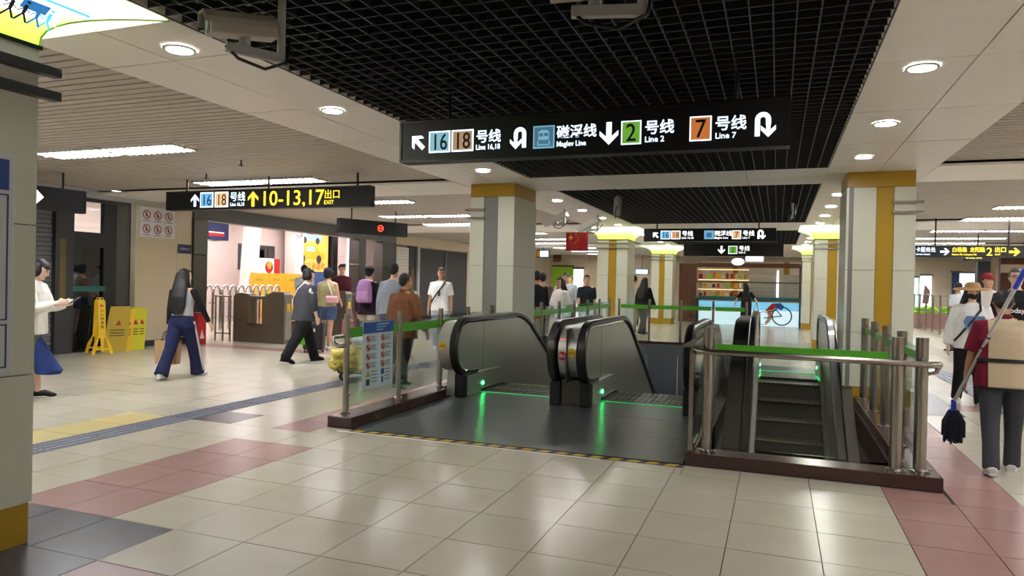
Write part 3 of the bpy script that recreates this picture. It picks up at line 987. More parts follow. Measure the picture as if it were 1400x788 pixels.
def post(parent, x, y, r, z0=.105, z1=1.12, name='post', boss=1):
    b = MB(); b.tube([(x, y, z0), (x, y, z1)], r, 14); b.build(name, 'steel', parent, smooth=True)
    MB().tube([(x, y, z0), (x, y, z0 + .012), (x, y, z0 + .02)], [r * 1.6, r * 1.6, r * 1.15], 16).build('post_flange', 'chrome', parent, smooth=True)
def clamp(parent, x, y, z, ax):
    p = [(x, y, z), (x + (.07 if ax == 'x' else 0), y + (.07 if ax == 'y' else 0), z)]
    MB().tube(p, .014, 8).build('glass_clamp', 'steel', parent, smooth=True)
def pane_y(parent, x, y0, y1, z0=.17, z1=1.04, f0=.875, f1=.975):
    MB().box(x - .005, x + .005, y0, y1, z0, z1).build('glass_pane', 'glass_clear', parent)
    MB().box(x - .0065, x + .0065, y0, y1, f0, f1).build('green_film', 'green_film', parent)
def pane_x(parent, y, x0, x1, z0=.15, z1=1.04, f0=.94, f1=1.0):
    MB().box(x0, x1, y - .005, y + .005, z0, z1).build('glass_pane', 'glass_clear', parent)
    MB().box(x0, x1, y - .0065, y + .0065, f0, f1).build('green_film', 'green_film', parent)

gl = thing('glass_railing', 'glass railing with green film along the gate side of the escalators', 'railing', (0, 0, 0))
ys = [6.15, 7.22, 8.29, 9.15, 10.05] + [11.35 + 1.14 * k for k in range(7)]
for k, y in enumerate(ys):
    post(gl, -4.08, y, .031, .11)
    if k < len(ys) - 1 and k != 4:
        pane_y(gl, -4.08, y + .045, ys[k + 1] - .045)
        for z in (.30, .82):
            clamp(gl, -4.08, y, z, 'y')
MB().tube([(-4.08, 6.10, .80), (-4.08, 6.02, .80), (-4.13, 6.0, .83), (-4.16, 6.02, .88), (-4.17, 6.1, .885), (-4.17, 10.05, .885)], .021, 10).build('handrail_tube', 'steel', gl, smooth=True)
gf = thing('glass_railing', 'glass railing with green film at the far end of the escalator pit', 'railing', (0, 0, 0))
xs = [-3.85 + .79 * k for k in range(5)]
for k, x in enumerate(xs):
    post(gf, x, 18.29, .032, .05)
    if k < len(xs) - 1: pane_x(gf, 18.29, x + .045, xs[k + 1] - .045, .1, 1.04, .875, .975)
gr = thing('glass_railing', 'glass railing with fat steel posts around the near stairwell', 'railing', (0, 0, 0))
post(gr, -.52, 6.09, .042, .105, 1.13); post(gr, .87, 6.06, .045, .105, 1.12); post(gr, 1.04, 6.12, .045, .105, 1.12)
pane_x(gr, 6.10, -.46, .81)
ysr = [6.12, 7.05, 7.98, 8.90, 9.85]
for k, y in enumerate(ysr):
    if k: post(gr, 1.04, y, .042, .105, 1.12)
    if k < len(ysr) - 1: pane_y(gr, 1.04, y + .055, ysr[k + 1] - .055, .17, 1.04, .94, 1.0)
    for z in (.35,): clamp(gr, 1.04, y, z, 'y')
for k, (a, b_) in enumerate(((6.14, 7.1), (7.15, 8.05))): pane_y(gr, -.63, a, b_, .15, 1.0, .90, .97)
MB().box(-.665, -.63, 6.0, 6.03, .105, .95).build('flat_post', 'steel', gr)
MB().tube([(-.635, 8.0, .97), (-.635, 6.3, .95), (-.635, 6.06, .945), (-.60, 5.995, .94), (-.5, 5.985, .94), (1.06, 5.985, .93), (1.11, 5.995, .93), (1.14, 6.03, .93), (1.15, 6.10, .92), (1.14, 6.14, .87), (1.06, 6.14, .85)], .024, 12).build('handrail_tube', 'steel', gr, smooth=True)
MB().box(-.72, -.56, 6.05, 8.0, .965, .985).build('cap_rail', 'steel', gr)
# safety notice fixed to the glass
ns = thing('escalator_notice', 'white safety notice with blue header fixed to the glass rail', 'sign', (-4.065, 6.42, 0))
mat('notice_white', (206, 224, 232), .4)
MB().box(0, .006, 0, .62, .30, 1.02).build('notice_board', 'notice_white', ns)
MB().box(.006, .008, 0, .62, .90, 1.02).build('header', 'blue_print', ns)
for k in range(3): MB().box(.008, .0095, .26, .52 - .06 * k, .985 - .03 * k, .997 - .03 * k).build('header_line', 'sky_blue', ns)
for i in range(2):
    for j in range(4):
        no_sign(ns, .10 + .30 * i, .84 - .095 * j, .038, .0062)
        for q in range(3):
            MB().box(.006, .0075, .155 + .30 * i, (.27 - .03 * (q % 2)) + .30 * i, .857 - .02 * q - .095 * j, .866 - .02 * q - .095 * j).build('text_line', 'mid_grey', ns)
MB().prism([(.06, .435), (.15, .435), (.105, .50)], 'x', .006, .0085).build('warning_triangle', 'yellow_dull', ns)
disc('mandatory_disc', ns, .006, .40, .468, .036, 'blue_print', 'x')
MB().box(.006, .0085, .07, .14, .345, .41).build('lift_pictogram', 'dark_grey', ns)
MB().box(.006, .0085, .385, .415, .345, .41).build('person_pictogram', 'dark_grey', ns)
for i in range(2):
    for q in range(4): MB().box(.006, .0075, .17 + .28 * i, .29 + .28 * i, .48 - .036 * q, .49 - .036 * q).build('text_line', 'mid_grey', ns)

# ================================================================ HANGING SIGNS
def arrow_pts(kind, s):
    """Straight arrow pointing up, height 1 scaled by s, centred."""
    p = [(0, .5), (.42, .08), (.42, -.12), (.12, .14), (.12, -.5), (-.12, -.5), (-.12, .14), (-.42, -.12), (-.42, .08)]
    a = {'up': 0, 'down': 180, 'right': -90, 'left': 90, 'upleft': 45}[kind]
    c, si = math.cos(R(a)), math.sin(R(a))
    return [((x * c - z * si) * s, (x * si + z * c) * s) for x, z in p]
def arrow(parent, kind, x, y, z, s, m):
    p = arrow_pts(kind, s)
    # build as two convex-ish pieces: head and shaft, in one mesh
    return MB().prism([(x + a, z + b) for a, b in p], 'y', y - .003, y).build('arrow', m, parent)
def uturn(parent, x, y, z, s, m, flip=1):
    b = MB(); w = .10 * s
    r = .21 * s
    pts = [(.21 * s, -.45 * s), (.21 * s, .2 * s)] + [(r * math.cos(R(a)), .22 * s + r * math.sin(R(a))) for a in range(0, 181, 20)] + [(-.21 * s, .0)]
    rr = []
    for i, (px, pz) in enumerate(pts):
        q0 = pts[max(i - 1, 0)]; q1 = pts[min(i + 1, len(pts) - 1)]
        tx, tz = q1[0] - q0[0], q1[1] - q0[1]; l = math.hypot(tx, tz)
        nx, nz = -tz / l * w, tx / l * w
        rr.append([(x + flip * (px + nx), y, z + pz + nz), (x + flip * (px + nx), y - .003, z + pz + nz), (x + flip * (px - nx), y - .003, z + pz - nz), (x + flip * (px - nx), y, z + pz - nz)])
    b.rings(rr)
    hd = [(-.21, -.5), (.08, -.2), (.08, -.02), (-.13, -.2), (-.13, .02), (-.29, .02), (-.29, -.2), (-.50, -.02), (-.50, -.2)]
    b.prism([(x + flip * a * s, z + c * s) for a, c in hd], 'y', y - .003, y)
    return b.build('return_arrow', m, parent)
def plate(parent, x0, x1, z0, z1, y, m, edge='lit_white'):
    MB().box(x0, x1, y - .002, y, z0, z1).build('plate_border', edge, parent)
    k = .012 * (x1 - x0) / .19
    return MB().box(x0 + k, x1 - k, y - .004, y - .001, z0 + k, z1 - k).build('line_plate', m, parent)
def sign_box(label, x0, x1, z0, z1, y, d=.14, rods=(), rodtop=3.62, m='sign_face', tilt=0):
    t = thing('hanging_sign', label, 'sign', ((x0 + x1) / 2, y, z0))
    o = MB().box(-(x1 - x0) / 2, (x1 - x0) / 2, 0, d, 0, z1 - z0).build('sign_case', m, t, bevel=.006)
    f = MB(); w = (x1 - x0) / 2; h = z1 - z0
    f.box(-w, w, -.008, 0, 0, .018); f.box(-w, w, -.008, 0, h - .018, h); f.box(-w, -w + .02, -.008, 0, .018, h - .018); f.box(w - .02, w, -.008, 0, .018, h - .018)
    f.build('case_rim', 'black_metal', t)
    for rx in rods:
        MB().tube([(rx - (x0 + x1) / 2, d / 2, h), (rx - (x0 + x1) / 2, d / 2, rodtop - z0)], .016, 8).build('hanger_rod', 'black_metal', t)
    return t, (x0 + x1) / 2, z0

# --- the large sign over the escalators
t, ox, oz = sign_box('large black direction sign with lines 16 18, 2 and 7 over the escalators', -2.97, .06, 2.45, 2.79, 5.2, rods=(-2.55, -.30))
Yf = -.002
def L(s, size, x, z, m='lit_white', **k): return letters(s, size, m, t, x - ox, Yf, z - oz, **k)
arrow(t, 'upleft', -2.80 - ox, Yf, 2.613 - oz, .15, 'lit_white')
plate(t, -2.698 - ox, -2.505 - ox, 2.52 - oz, 2.695 - oz, Yf, 'lit_cyan'); L('16', .185, -2.60, 2.543, 'ink', align='CENTER', sx=.80, bold=.001).location.y = -.007
plate(t, -2.493 - ox, -2.300 - ox, 2.52 - oz, 2.695 - oz, Yf, 'lit_tan'); L('18', .185, -2.397, 2.543, 'ink', align='CENTER', sx=.80, bold=.001).location.y = -.007
L('号线', .108, -2.280, 2.592, bold=.0014); L('Line 16,18', .058, -2.280, 2.528, bold=.0006, sx=.86)
uturn(t, -1.905 - ox, Yf, 2.60 - oz, .165, 'lit_white')
plate(t, -1.796 - ox, -1.623 - ox, 2.513 - oz, 2.687 - oz, Yf, 'lit_blue', 'lit_cyan')
b = MB(); cx = -1.71 - ox; cz = 2.60 - oz
b.box(cx - .042, cx + .042, -.008, -.005, cz - .022, cz + .045); b.box(cx - .025, cx + .025, -.008, -.005, cz + .045, cz + .054)
b.box(cx - .05, cx - .042, -.008, -.005, cz - .058, cz - .03); b.box(cx + .042, cx + .05, -.008, -.005, cz - .058, cz - .03); b.box(cx - .05, cx + .05, -.008, -.005, cz - .064, cz - .056)
b.build('train_pictogram', 'lit_cyan', t)
for q in (-1, 1): MB().box(cx + q * .02 - .015, cx + q * .02 + .015, -.010, -.008, cz + .004, cz + .03).build('train_window', 'lit_blue', t)
L('磁浮线', .105, -1.608, 2.592, bold=.0014); L('Maglev Line', .056, -1.608, 2.522, bold=.0006, sx=.88)
arrow(t, 'down', -1.20 - ox, Yf, 2.60 - oz, .168, 'lit_white')
plate(t, -1.108 - ox, -.959 - ox, 2.51 - oz, 2.685 - oz, Yf, 'lit_green'); L('2', .185, -1.034, 2.534, 'ink', align='CENTER', sx=.88, bold=.001).location.y = -.007
L('号线', .108, -.936, 2.588, bold=.0014); L('Line 2', .058, -.934, 2.522, bold=.0006)
plate(t, -.613 - ox, -.461 - ox, 2.511 - oz, 2.687 - oz, Yf, 'lit_orange'); L('7', .185, -.537, 2.535, 'ink', align='CENTER', sx=.88, bold=.001).location.y = -.007
L('号线', .108, -.440, 2.588, bold=.0014); L('Line 7', .058, -.437, 2.522, bold=.0006)
uturn(t, -.118 - ox, Yf, 2.60 - oz, .17, 'lit_white', -1)

# --- exit sign over the gate aisle
t, ox, oz = sign_box('long black sign with yellow exit numbers over the gate aisle', -9.52, -5.62, 2.55, 2.86, 9.0, rods=(-9.15, -7.5, -5.88), rodtop=3.06)
arrow(t, 'up', -8.91 - ox, Yf, 2.705 - oz, .2, 'lit_white')
plate(t, -8.80 - ox, -8.53 - ox, 2.585 - oz, 2.83 - oz, Yf, 'lit_cyan2'); L('16', .25, -8.665, 2.618, 'ink', align='CENTER', sx=.82).location.y = -.007
plate(t, -8.50 - ox, -8.23 - ox, 2.585 - oz, 2.83 - oz, Yf, 'lit_tan2'); L('18', .25, -8.365, 2.618, 'ink', align='CENTER', sx=.82).location.y = -.007
L('号线', .155, -8.20, 2.69, bold=.001); L('Line 16,18', .078, -8.19, 2.60, bold=.0006, sx=.86)
arrow(t, 'up', -7.74 - ox, Yf, 2.705 - oz, .24, 'lit_yellow')
L('10-13,17', .325, -7.60, 2.595, 'lit_yellow', sx=1.03, bold=.002)
L('出口', .145, -6.42, 2.69, 'lit_yellow', bold=.001); L('EXIT', .085, -6.42, 2.595, 'lit_yellow', bold=.0006)

# --- sign whose lit face looks the other way, by the near column
t, ox, oz = sign_box('dark hanging sign with white arrow tip beside the near column', -.95, .95, 2.44, 2.80, 0, rods=(.62,), rodtop=3.06)
t.location = (-10.58, 7.36, 2.44); t.rotation_euler = (0, 0, R(84))
arrow(t, 'right', .16, Yf, .19, .26, 'lit_pure')
# --- gate status sign with the red no-entry mark
t, ox, oz = sign_box('black gate sign with red no-entry light over the turnstiles', -.88, .88, 2.48, 2.80, 0, rods=(-.55, .6), rodtop=3.06)
t.location = (-8.51, 13.85, 2.48); t.rotation_euler = (0, 0, R(63.5))
no = MB(); n = 20
a_ = [[(r_ * math.cos(2 * math.pi * k / n) + .15, yy, .16 + r_ * math.sin(2 * math.pi * k / n)) for k in range(n)] for r_, yy in ((.075, -.003), (.075, -.012), (.055, -.012), (.055, -.003))]
no.rings(a_ + [a_[0]], caps=False); no.box(.105, .195, -.012, -.003, .15, .17); no.build('no_entry_light', 'lit_red', t)

# --- far signs in the centre aisle
t, ox, oz = sign_box('distant black sign with lines 16 18 and 7 above the far glass rail', -3.02, -.05, 2.53, 2.83, 17.0, rods=(-2.72, -.42), rodtop=3.1)
arrow(t, 'upleft', -2.74 - ox, Yf, 2.68 - oz, .17, 'lit_pure')
plate(t, -2.62 - ox, -2.40 - ox, 2.58 - oz, 2.78 - oz, Yf, 'lit_cyan2'); L('16', .2, -2.51, 2.61, 'ink', align='CENTER', sx=.82).location.y = -.007
plate(t, -2.38 - ox, -2.16 - ox, 2.58 - oz, 2.78 - oz, Yf, 'lit_tan2'); L('18', .2, -2.27, 2.61, 'ink', align='CENTER', sx=.82).location.y = -.007
L('号线', .13, -2.13, 2.665, 'lit_pure', bold=.001); L('Line 16,18', .065, -2.13, 2.59, 'lit_pure', bold=.0006)
plate(t, -1.62 - ox, -1.40 - ox, 2.58 - oz, 2.78 - oz, Yf, 'lit_cyan2', 'lit_cyan')
MB().box(-1.57 - ox, -1.45 - ox, -.008, -.005, .09, .2).build('train_pictogram', 'lit_blue', t)
L('磁浮线', .13, -1.39, 2.665, 'lit_pure', bold=.001); L('Maglev Line', .065, -1.39, 2.59, 'lit_pure', bold=.0006)
plate(t, -1.0 - ox, -.80 - ox, 2.58 - oz, 2.78 - oz, Yf, 'lit_tan2'); L('7', .2, -.90, 2.61, 'ink', align='CENTER', sx=.9).location.y = -.007
L('号线', .13, -.77, 2.665, 'lit_pure', bold=.001); L('Line 7', .065, -.77, 2.59, 'lit_pure', bold=.0006)
uturn(t, -.38 - ox, Yf, 2.68 - oz, .21, 'lit_pure', -1)
t, ox, oz = sign_box('distant black sign with down arrow and line 2 under the far sign', -2.75, .15, 2.42, 2.80, 22.5, rods=(-2.2, -.4), rodtop=3.1)
arrow(t, 'down', -1.62 - ox, Yf, 2.61 - oz, .24, 'lit_pure')
plate(t, -1.42 - ox, -1.16 - ox, 2.49 - oz, 2.73 - oz, Yf, 'lit_green'); L('2', .22, -1.29, 2.53, 'ink', align='CENTER').location.y = -.007
L('号线', .16, -1.12, 2.60, 'lit_pure', bold=.001); L('Line 2', .08, -1.12, 2.51, 'lit_pure', bold=.0006)
# --- exit 2 sign over the cleaner aisle
t, ox, oz = sign_box('black sign with yellow exit 2 lettering over the cleaner aisle', 2.50, 4.83, 2.22, 2.47, 17.6, rods=(3.2, 4.55), rodtop=3.06)
L('交通卡服务处', .115, 2.62, 2.34, bold=.001, sx=.84); L('Transport Card Service Centre', .05, 2.52, 2.265, bold=.001, sx=.9)
arrow(t, 'right', 3.37 - ox, Yf, 2.34 - oz, .18, 'lit_white')
L('白杨路', .115, 3.50, 2.34, 'lit_yellow', bold=.001, sx=.82); L('龙阳路', .115, 3.83, 2.34, 'lit_yellow', bold=.001, sx=.82)
L('Baiyang Rd. Longyang Rd.', .05, 3.50, 2.265, 'lit_yellow', bold=.001, sx=.9)
L('2', .24, 4.13, 2.26, 'lit_yellow', bold=.0015); L('出口', .12, 4.28, 2.34, 'lit_yellow', bold=.002, sx=.9); L('EXIT', .05, 4.29, 2.265, 'lit_yellow')
arrow(t, 'right', 4.64 - ox, Yf, 2.34 - oz, .2, 'lit_yellow')
t, ox, oz = sign_box('small far sign with yellow lettering below the exit 2 sign', 4.75, 5.4, 2.33, 2.58, 22.5, rods=(5.1,), rodtop=3.06)
L('2出口', .16, 4.80, 2.40, 'lit_yellow', bold=.001)

# ================================================================ CCTV CAMERAS
mat('cctv_grey', (176, 172, 158), .45)
def cctv(label, loc, drop, pan, tilt, body=.38, m='enamel_grey'):
    """Pole from the ceiling, bracket arm, camera housing with sun shield and lens."""
    t = thing('security_camera', label, 'camera', loc, pan)
    MB().tube([(0, 0, 0), (0, 0, -drop)], .022, 12).build('drop_pole', 'light_grey', t, smooth=True)
    MB().box(-.02, .02, -.30, .02, -drop - .03, -drop + .02).build('bracket_arm', 'light_grey', t, bevel=.006)
    MB().tube([(0, -.20, -drop + .02), (0, -.20, -drop + .08)], .03, 12).build('swivel', 'light_grey', t, smooth=True)
    h = put('housing', None, t, (0, -.20, -drop + .115), rot=(R(tilt), 0, 0))
    b = MB(); w = .055
    b.prism([(-w, -.05), (w, -.05), (w + .008, .02), (w - .015, .06), (-w + .015, .06), (-w - .008, .02)], 'y', -body * .55, body * .45)
    o = b.build('camera_body', m, h, bevel=.008)
    MB().prism([(-w - .012, .0), (-w - .01, .03), (-w + .012, .068), (w - .012, .068), (w + .01, .03), (w + .012, .0), (w + .008, .025), (w - .015, .062), (-w + .015, .062), (-w - .008, .025)], 'y', -body * .62, body * .40).build('sun_shield', m, h)
    MB().tube([(0, -body * .56, 0), (0, -body * .545, 0)], .044, 16).build('lens_window', 'black_plastic', h)
    MB().tube([(0, -body * .565, 0), (0, -body * .55, 0)], .026, 14).build('lens', 'rubber', h)
    MB().tube([(0, body * .4 - .2 + .1, -drop + .1), (.03, .02, -drop - .03), (.03, -.1, -drop - .09), (.02, -.24, -drop - .06), (.0, -.3, -drop + .0)], .009, 8).build('cable', 'rubber', t, smooth=True)
    return t
cctv('grey box security camera on pole at the near edge of the black grid', (-2.62, 3.25, 3.06), .36, R(-30), 8, .36, 'cctv_grey')
cctv('security camera half cut off above the large sign', (-.56, 3.0, 3.35), .71, R(-76), 4, .36, 'cctv_grey')
cctv('grey security camera aimed away on long pole below the second grid', (-2.6, 12.0, 3.0), .28, R(190), -42, .5, 'light_grey')
cctv('white security camera on the far band, nearer of the pair by the flag', (-4.12, 14.0, 3.0), .30, R(-112), 20, .60, 'white_plastic')
cctv('white security camera on the far band, farther of the pair by the flag', (-3.72, 15.2, 3.0), .32, R(-112), 20, .60, 'white_plastic')
cctv('dark slim security camera at the far corner of the second grid', (.22, 13.6, 3.0), .22, R(180), -60, .3, 'dark_grey')

# ================================================================ FLAG
fl = thing('flag', 'red flag with yellow stars hanging by the far lime capital', 'flag', (-4.83, 18.7, 2.38))
fr = []
for k in range(13):
    x = -.62 + .62 * k / 12
    fr.append([(x, .03 * math.sin(k * .9), z) for z in (0, .5)])
b = MB()
for k in range(12):
    b.quad(fr[k][0], fr[k + 1][0], fr[k + 1][1], fr[k][1])
fo = b.build('cloth', 'red', fl, smooth=True)
so = fo.modifiers.new('thick', 'SOLIDIFY'); so.thickness = .006
def star(cx, cz, r, y):
    return MB().prism([(cx + (r if i % 2 == 0 else r * .4) * math.sin(math.pi * i / 5), cz + (r if i % 2 == 0 else r * .4) * math.cos(math.pi * i / 5)) for i in range(10)], 'y', y - .004, y)
star(-.47, .36, .08, -.035).build('star', 'yellow_plastic', fl)
for cx, cz in ((-.33, .45), (-.28, .38), (-.28, .29), (-.33, .22)): star(cx, cz, .028, -.035).build('star', 'yellow_plastic', fl)
MB().tube([(0, 0, -.3), (0, 0, .55)], .012, 8).build('flag_pole', 'steel', fl)

# ================================================================ TICKET GATES
def gate(y, label):
    t = thing('ticket_gate', label, 'ticket gate', (-11.62, y, 0), group='ticket gates in the wall opening')
    w = .26
    b = MB(); b.box(0, 1.42, 0, w, 0, .42); b.build('cabinet_base', 'gate_steel', t, bevel=.01)
    MB().prism([(0, .42), (.46, .42), (.46, 1.06), (.40, 1.10), (.22, 1.12), (.04, 1.08), (0, 1.02)], 'y', 0, w).build('entry_pedestal', 'gate_steel', t, bevel=.01)
    MB().prism([(.80, .42), (1.42, .42), (1.42, 1.10), (1.38, 1.16), (1.10, 1.16), (1.0, 1.12), (.90, 1.06), (.80, 1.05)], 'y', 0, w).build('exit_pedestal', 'gate_steel', t, bevel=.01)
    MB().box(.46, .80, .0, w, .98, 1.05).build('bridge', 'gate_steel', t, bevel=.006)
    MB().box(.47, .79, w / 2 - .006, w / 2 + .006, .43, .97).build('flap_glass', 'glass_clear', t)
    MB().box(.40, .86, -.012, 0, .40, .44).build('chrome_sill', 'steel', t)
    MB().box(1.42, 1.428, .03, w - .03, .10, 1.0).build('end_plate', 'steel', t)
    MB().box(1.428, 1.432, .07, w - .07, .72, .90).build('arrow_sticker', 'yellow_dull', t)
    MB().box(.86, 1.02, .05, w - .05, 1.12, 1.128).build('card_reader', 'led_soft', t)
    return t
mat('gate_steel', (126, 118, 104), .3, .7, var=.05, bump=.03, bscale=10)
for k, w in enumerate(('nearest the fire box, with the street food hoarding behind it', 'second from the fire box', 'third from the fire box', 'fourth from the fire box', 'fifth from the fire box', 'farthest from the fire box')):
    gate(12.92 + 1.2 * k, 'brown steel ticket gate, ' + w)
# small steel barrier between pillar and first gate
br = thing('steel_barrier', 'tubular steel barrier between steel pillar and first gate', 'barrier', (-11.95, 12.86, 0))
for x in (-.12, .10, .30): MB().tube([(x, 0, 0), (x, 0, 1.05)], .022, 10).build('upright', 'steel', br, smooth=True)
for z in (.18, 1.03): MB().tube([(-.14, 0, z), (.32, 0, z)], .02, 10).build('cross_rail', 'steel', br, smooth=True)
# chrome hoop turnstile frames behind the gates
for k in range(5):
    y = 15.3 + .62 * k
    t = thing('hoop_barrier', 'chrome hoop barrier behind the gates, %s from the steel pillar' % ORD[k], 'barrier', (-14.6, y, 0), group='chrome hoops in the mall entrance')
    for q in (0, .26):
        pts = [(q, -.14, 0), (q, -.14, .85)] + [(q, .14 * -math.cos(R(a)), .95 + .28 * math.sin(R(a))) for a in range(0, 181, 30)] + [(q, .14, .85), (q, .14, 0)]
        MB().tube(pts, .036, 10).build('hoop', 'chrome', t, smooth=True)
    for z in (.35, .75): MB().tube([(0, 0, z), (.26, 0, z)], .015, 8).build('hoop_link', 'chrome', t)

# ================================================================ MALL BEYOND THE OPENING
XM = -17.0
ml = MB().box(XM - .2, XM, 8, 32, 0, 3.62).build('wall_mall', 'pink_wall'); tag(ml, 'bright pinkish mall wall seen through the gates', 'wall', kind='structure')
def mbox(name, y0, y1, z0, z1, m, parent, out=.03, back=0.0):
    return MB().box(XM + back, XM + out, y0, y1, z0, z1).build(name, m, parent)
mbox('dark_recess', 16.6, 18.6, 2.66, 3.5, 'navy', ml)
for k in range(4): mbox('wall_panel', 24.22 + .27 * 0, 25.3, .0 + .8 * k + .01, .79 + .8 * k, 'pink_wall', ml, .06)
mbox('window_band', 19.08, 20.9, 1.72, 2.6, 'dark_grey', ml)
for k in range(2): mbox('window_pane', 20.1 + .42 * k, 20.46 + .42 * k, 1.78, 2.5, 'glass_dark', ml, .05, .03)
t = thing('oval_shop_sign', 'red and navy oval shop sign seen through the gate opening', 'sign', (XM, 18.0, 2.83))
rr = [[(x, .42 * math.cos(2 * math.pi * k / 20), .19 * math.sin(2 * math.pi * k / 20)) for k in range(20)] for x in (0.03, .08)]
MB().rings(rr).build('sign_plate', 'navy', t); MB().box(.08, .09, -.33, .33, -.06, .03).build('sign_stripe', 'red', t); MB().box(.08, .09, -.33, .33, .04, .08).build('sign_stripe', 'white_paint', t)
t = thing('leaning_column', 'slanted white structural column in the mall', 'column', (XM + .6, 18.9, 0))
MB().prism([(-.30, 0), (.12, 0), (.40, 3.62), (-.02, 3.62)], 'x', -.2, .2).build('shaft', 'white_paint', t, bevel=.02)
t = thing('hoarding', 'orange waist-high hoarding with faded black print beyond the gates', 'hoarding', (XM + .95, 19.9, 0))
for k in range(3):
    MB().box(-.03, .03, -1.26 + .86 * k, -.42 + .86 * k, 0, 1.62).build('hoarding_panel', 'orange', t)
    MB().box(.03, .034, -1.1 + .86 * k, -.75 + .86 * k, 1.36, 1.44).build('print_mark', 'yellow_dull', t)
t = thing('food_poster', 'white and red poster with a bowl of noodles above the hoarding', 'poster', (XM + .88, 19.5, 1.62))
MB().box(-.02, .02, -.6, .6, 0, .50).build('poster_board', 'lit_poster_white', t); MB().box(.02, .026, .3, .6, 0, .5).build('poster_edge', 'red', t)
MB().tube([(.02, .05, .2), (.03, .05, .2)], .2, 20).build('bowl', 'red', t)
for k in range(12):
    a = k * 2.4; MB().ell((.034, .05 + .1 * math.cos(a) * (k / 12), .26 + .07 * math.sin(a)), (.008, .06, .05), 8).build('noodles', 'orange', t)
t = thing('white_column', 'white square column beside the tall car poster', 'column', (XM + .5, 21.4, 0))
MB().box(-.25, .25, -.24, .22, 0, 3.6).build('shaft', 'white_paint', t, bevel=.02)
t = thing('tall_poster', 'tall orange lightbox poster with two cars and lettering', 'poster', (XM + .3, 21.68, 1.12))
MB().box(-.08, 0, 0, 2.1, -1.12, 2.36).build('lightbox', 'dark_grey', t); MB().box(0, .01, .05, 2.05, .62, 2.30).build('poster_face', 'lit_poster', t)
MB().box(0, .01, .05, 2.05, .05, .62).build('poster_foot', 'ink_blue', t)
for (yc, zc, sc_) in ((.95, 1.25, 1.0), (.95, 1.92, .8)):
    c = MB().prism([(yc + u * sc_, zc + v * sc_) for u, v in ((-.85, -.15), (.85, -.15), (.85, .08), (.55, .14), (.30, .38), (-.35, .38), (-.60, .12), (-.85, .06))], 'x', .011, .016)
    c.build('printed_car', 'orange' if sc_ == 1 else 'sky_blue', t)
    for u in (-.5, .5):
        MB().tube([(.016, yc + u * sc_, zc - .15 * sc_), (.02, yc + u * sc_, zc - .15 * sc_)], .16 * sc_, 16).build('printed_wheel', 'dark_grey', t)
    MB().prism([(yc + u * sc_, zc + v * sc_) for u, v in ((-.3, .14), (.25, .14), (.18, .32), (-.24, .32))], 'x', .016, .019).build('printed_window', 'sky_blue' if sc_ == 1 else 'red', t)
letters('买车立省', .3, 'ink', t, .012, .15, .72, rot=(0, 0, R(90)), sx=.95); letters('嘉年', .3, 'red', t, .012, 1.3, .72, rot=(0, 0, R(90)), sx=.95)
t = thing('dark_pillar', 'black pillar beside the tall car poster', 'pillar', (XM + .3, 24.0, 0))
MB().box(-.15, .15, -.16, .2, 0, 3.6).build('shaft', 'black_metal', t, bevel=.01)
t = thing('bright_doorway', 'bright glazed doorway with orange notice in the mall', 'door', (XM + .05, 26.05, 0))
MB().box(0, .04, -.5, .5, 0, 3.4).build('glazing', 'lit_window', t)
for y in (-.5, 0, .5): MB().box(.04, .09, y - .03, y + .03, 0, 3.4).build('mullion', 'mid_grey', t)
MB().box(.05, .08, -.3, .42, 1.35, 1.95).build('notice', 'orange', t)
for k in range(3): MB().prism([(-.45, 2.2 + .28 * k), (.45, 2.5 + .28 * k), (.45, 2.56 + .28 * k), (-.45, 2.26 + .28 * k)], 'x', .06, .09).build('stair_rail', 'light_grey', t)
t = cctv('white dome-bracket camera on the white mall column', (XM + .95, 21.2, 3.6), .6, R(-90), 10, .4, 'white_plastic')
# unseen light panels added above the mall to light what shows through the gates
MB().box(-22, XW - .3, 8, 32, 3.56, 3.6).build('mall_ceiling', 'white_paint', ceiling)
for i in range(2):
    for j in range(6):
        t = thing('mall_fill_light', 'unseen square light panel added over the mall, %s in the %s row' % (ORD[j], ('far', 'near')[i]), 'light', (-15.6 + 1.9 * i, 13.2 + 2.3 * j, 3.5), group='unseen panels added to light the mall')
        MB().box(-.55, .55, -.55, .55, 0, .05).build('light_case', 'white_plastic', t); MB().box(-.5, .5, -.5, .5, -.008, 0).build('diffuser', 'mall_fill_glow', t)

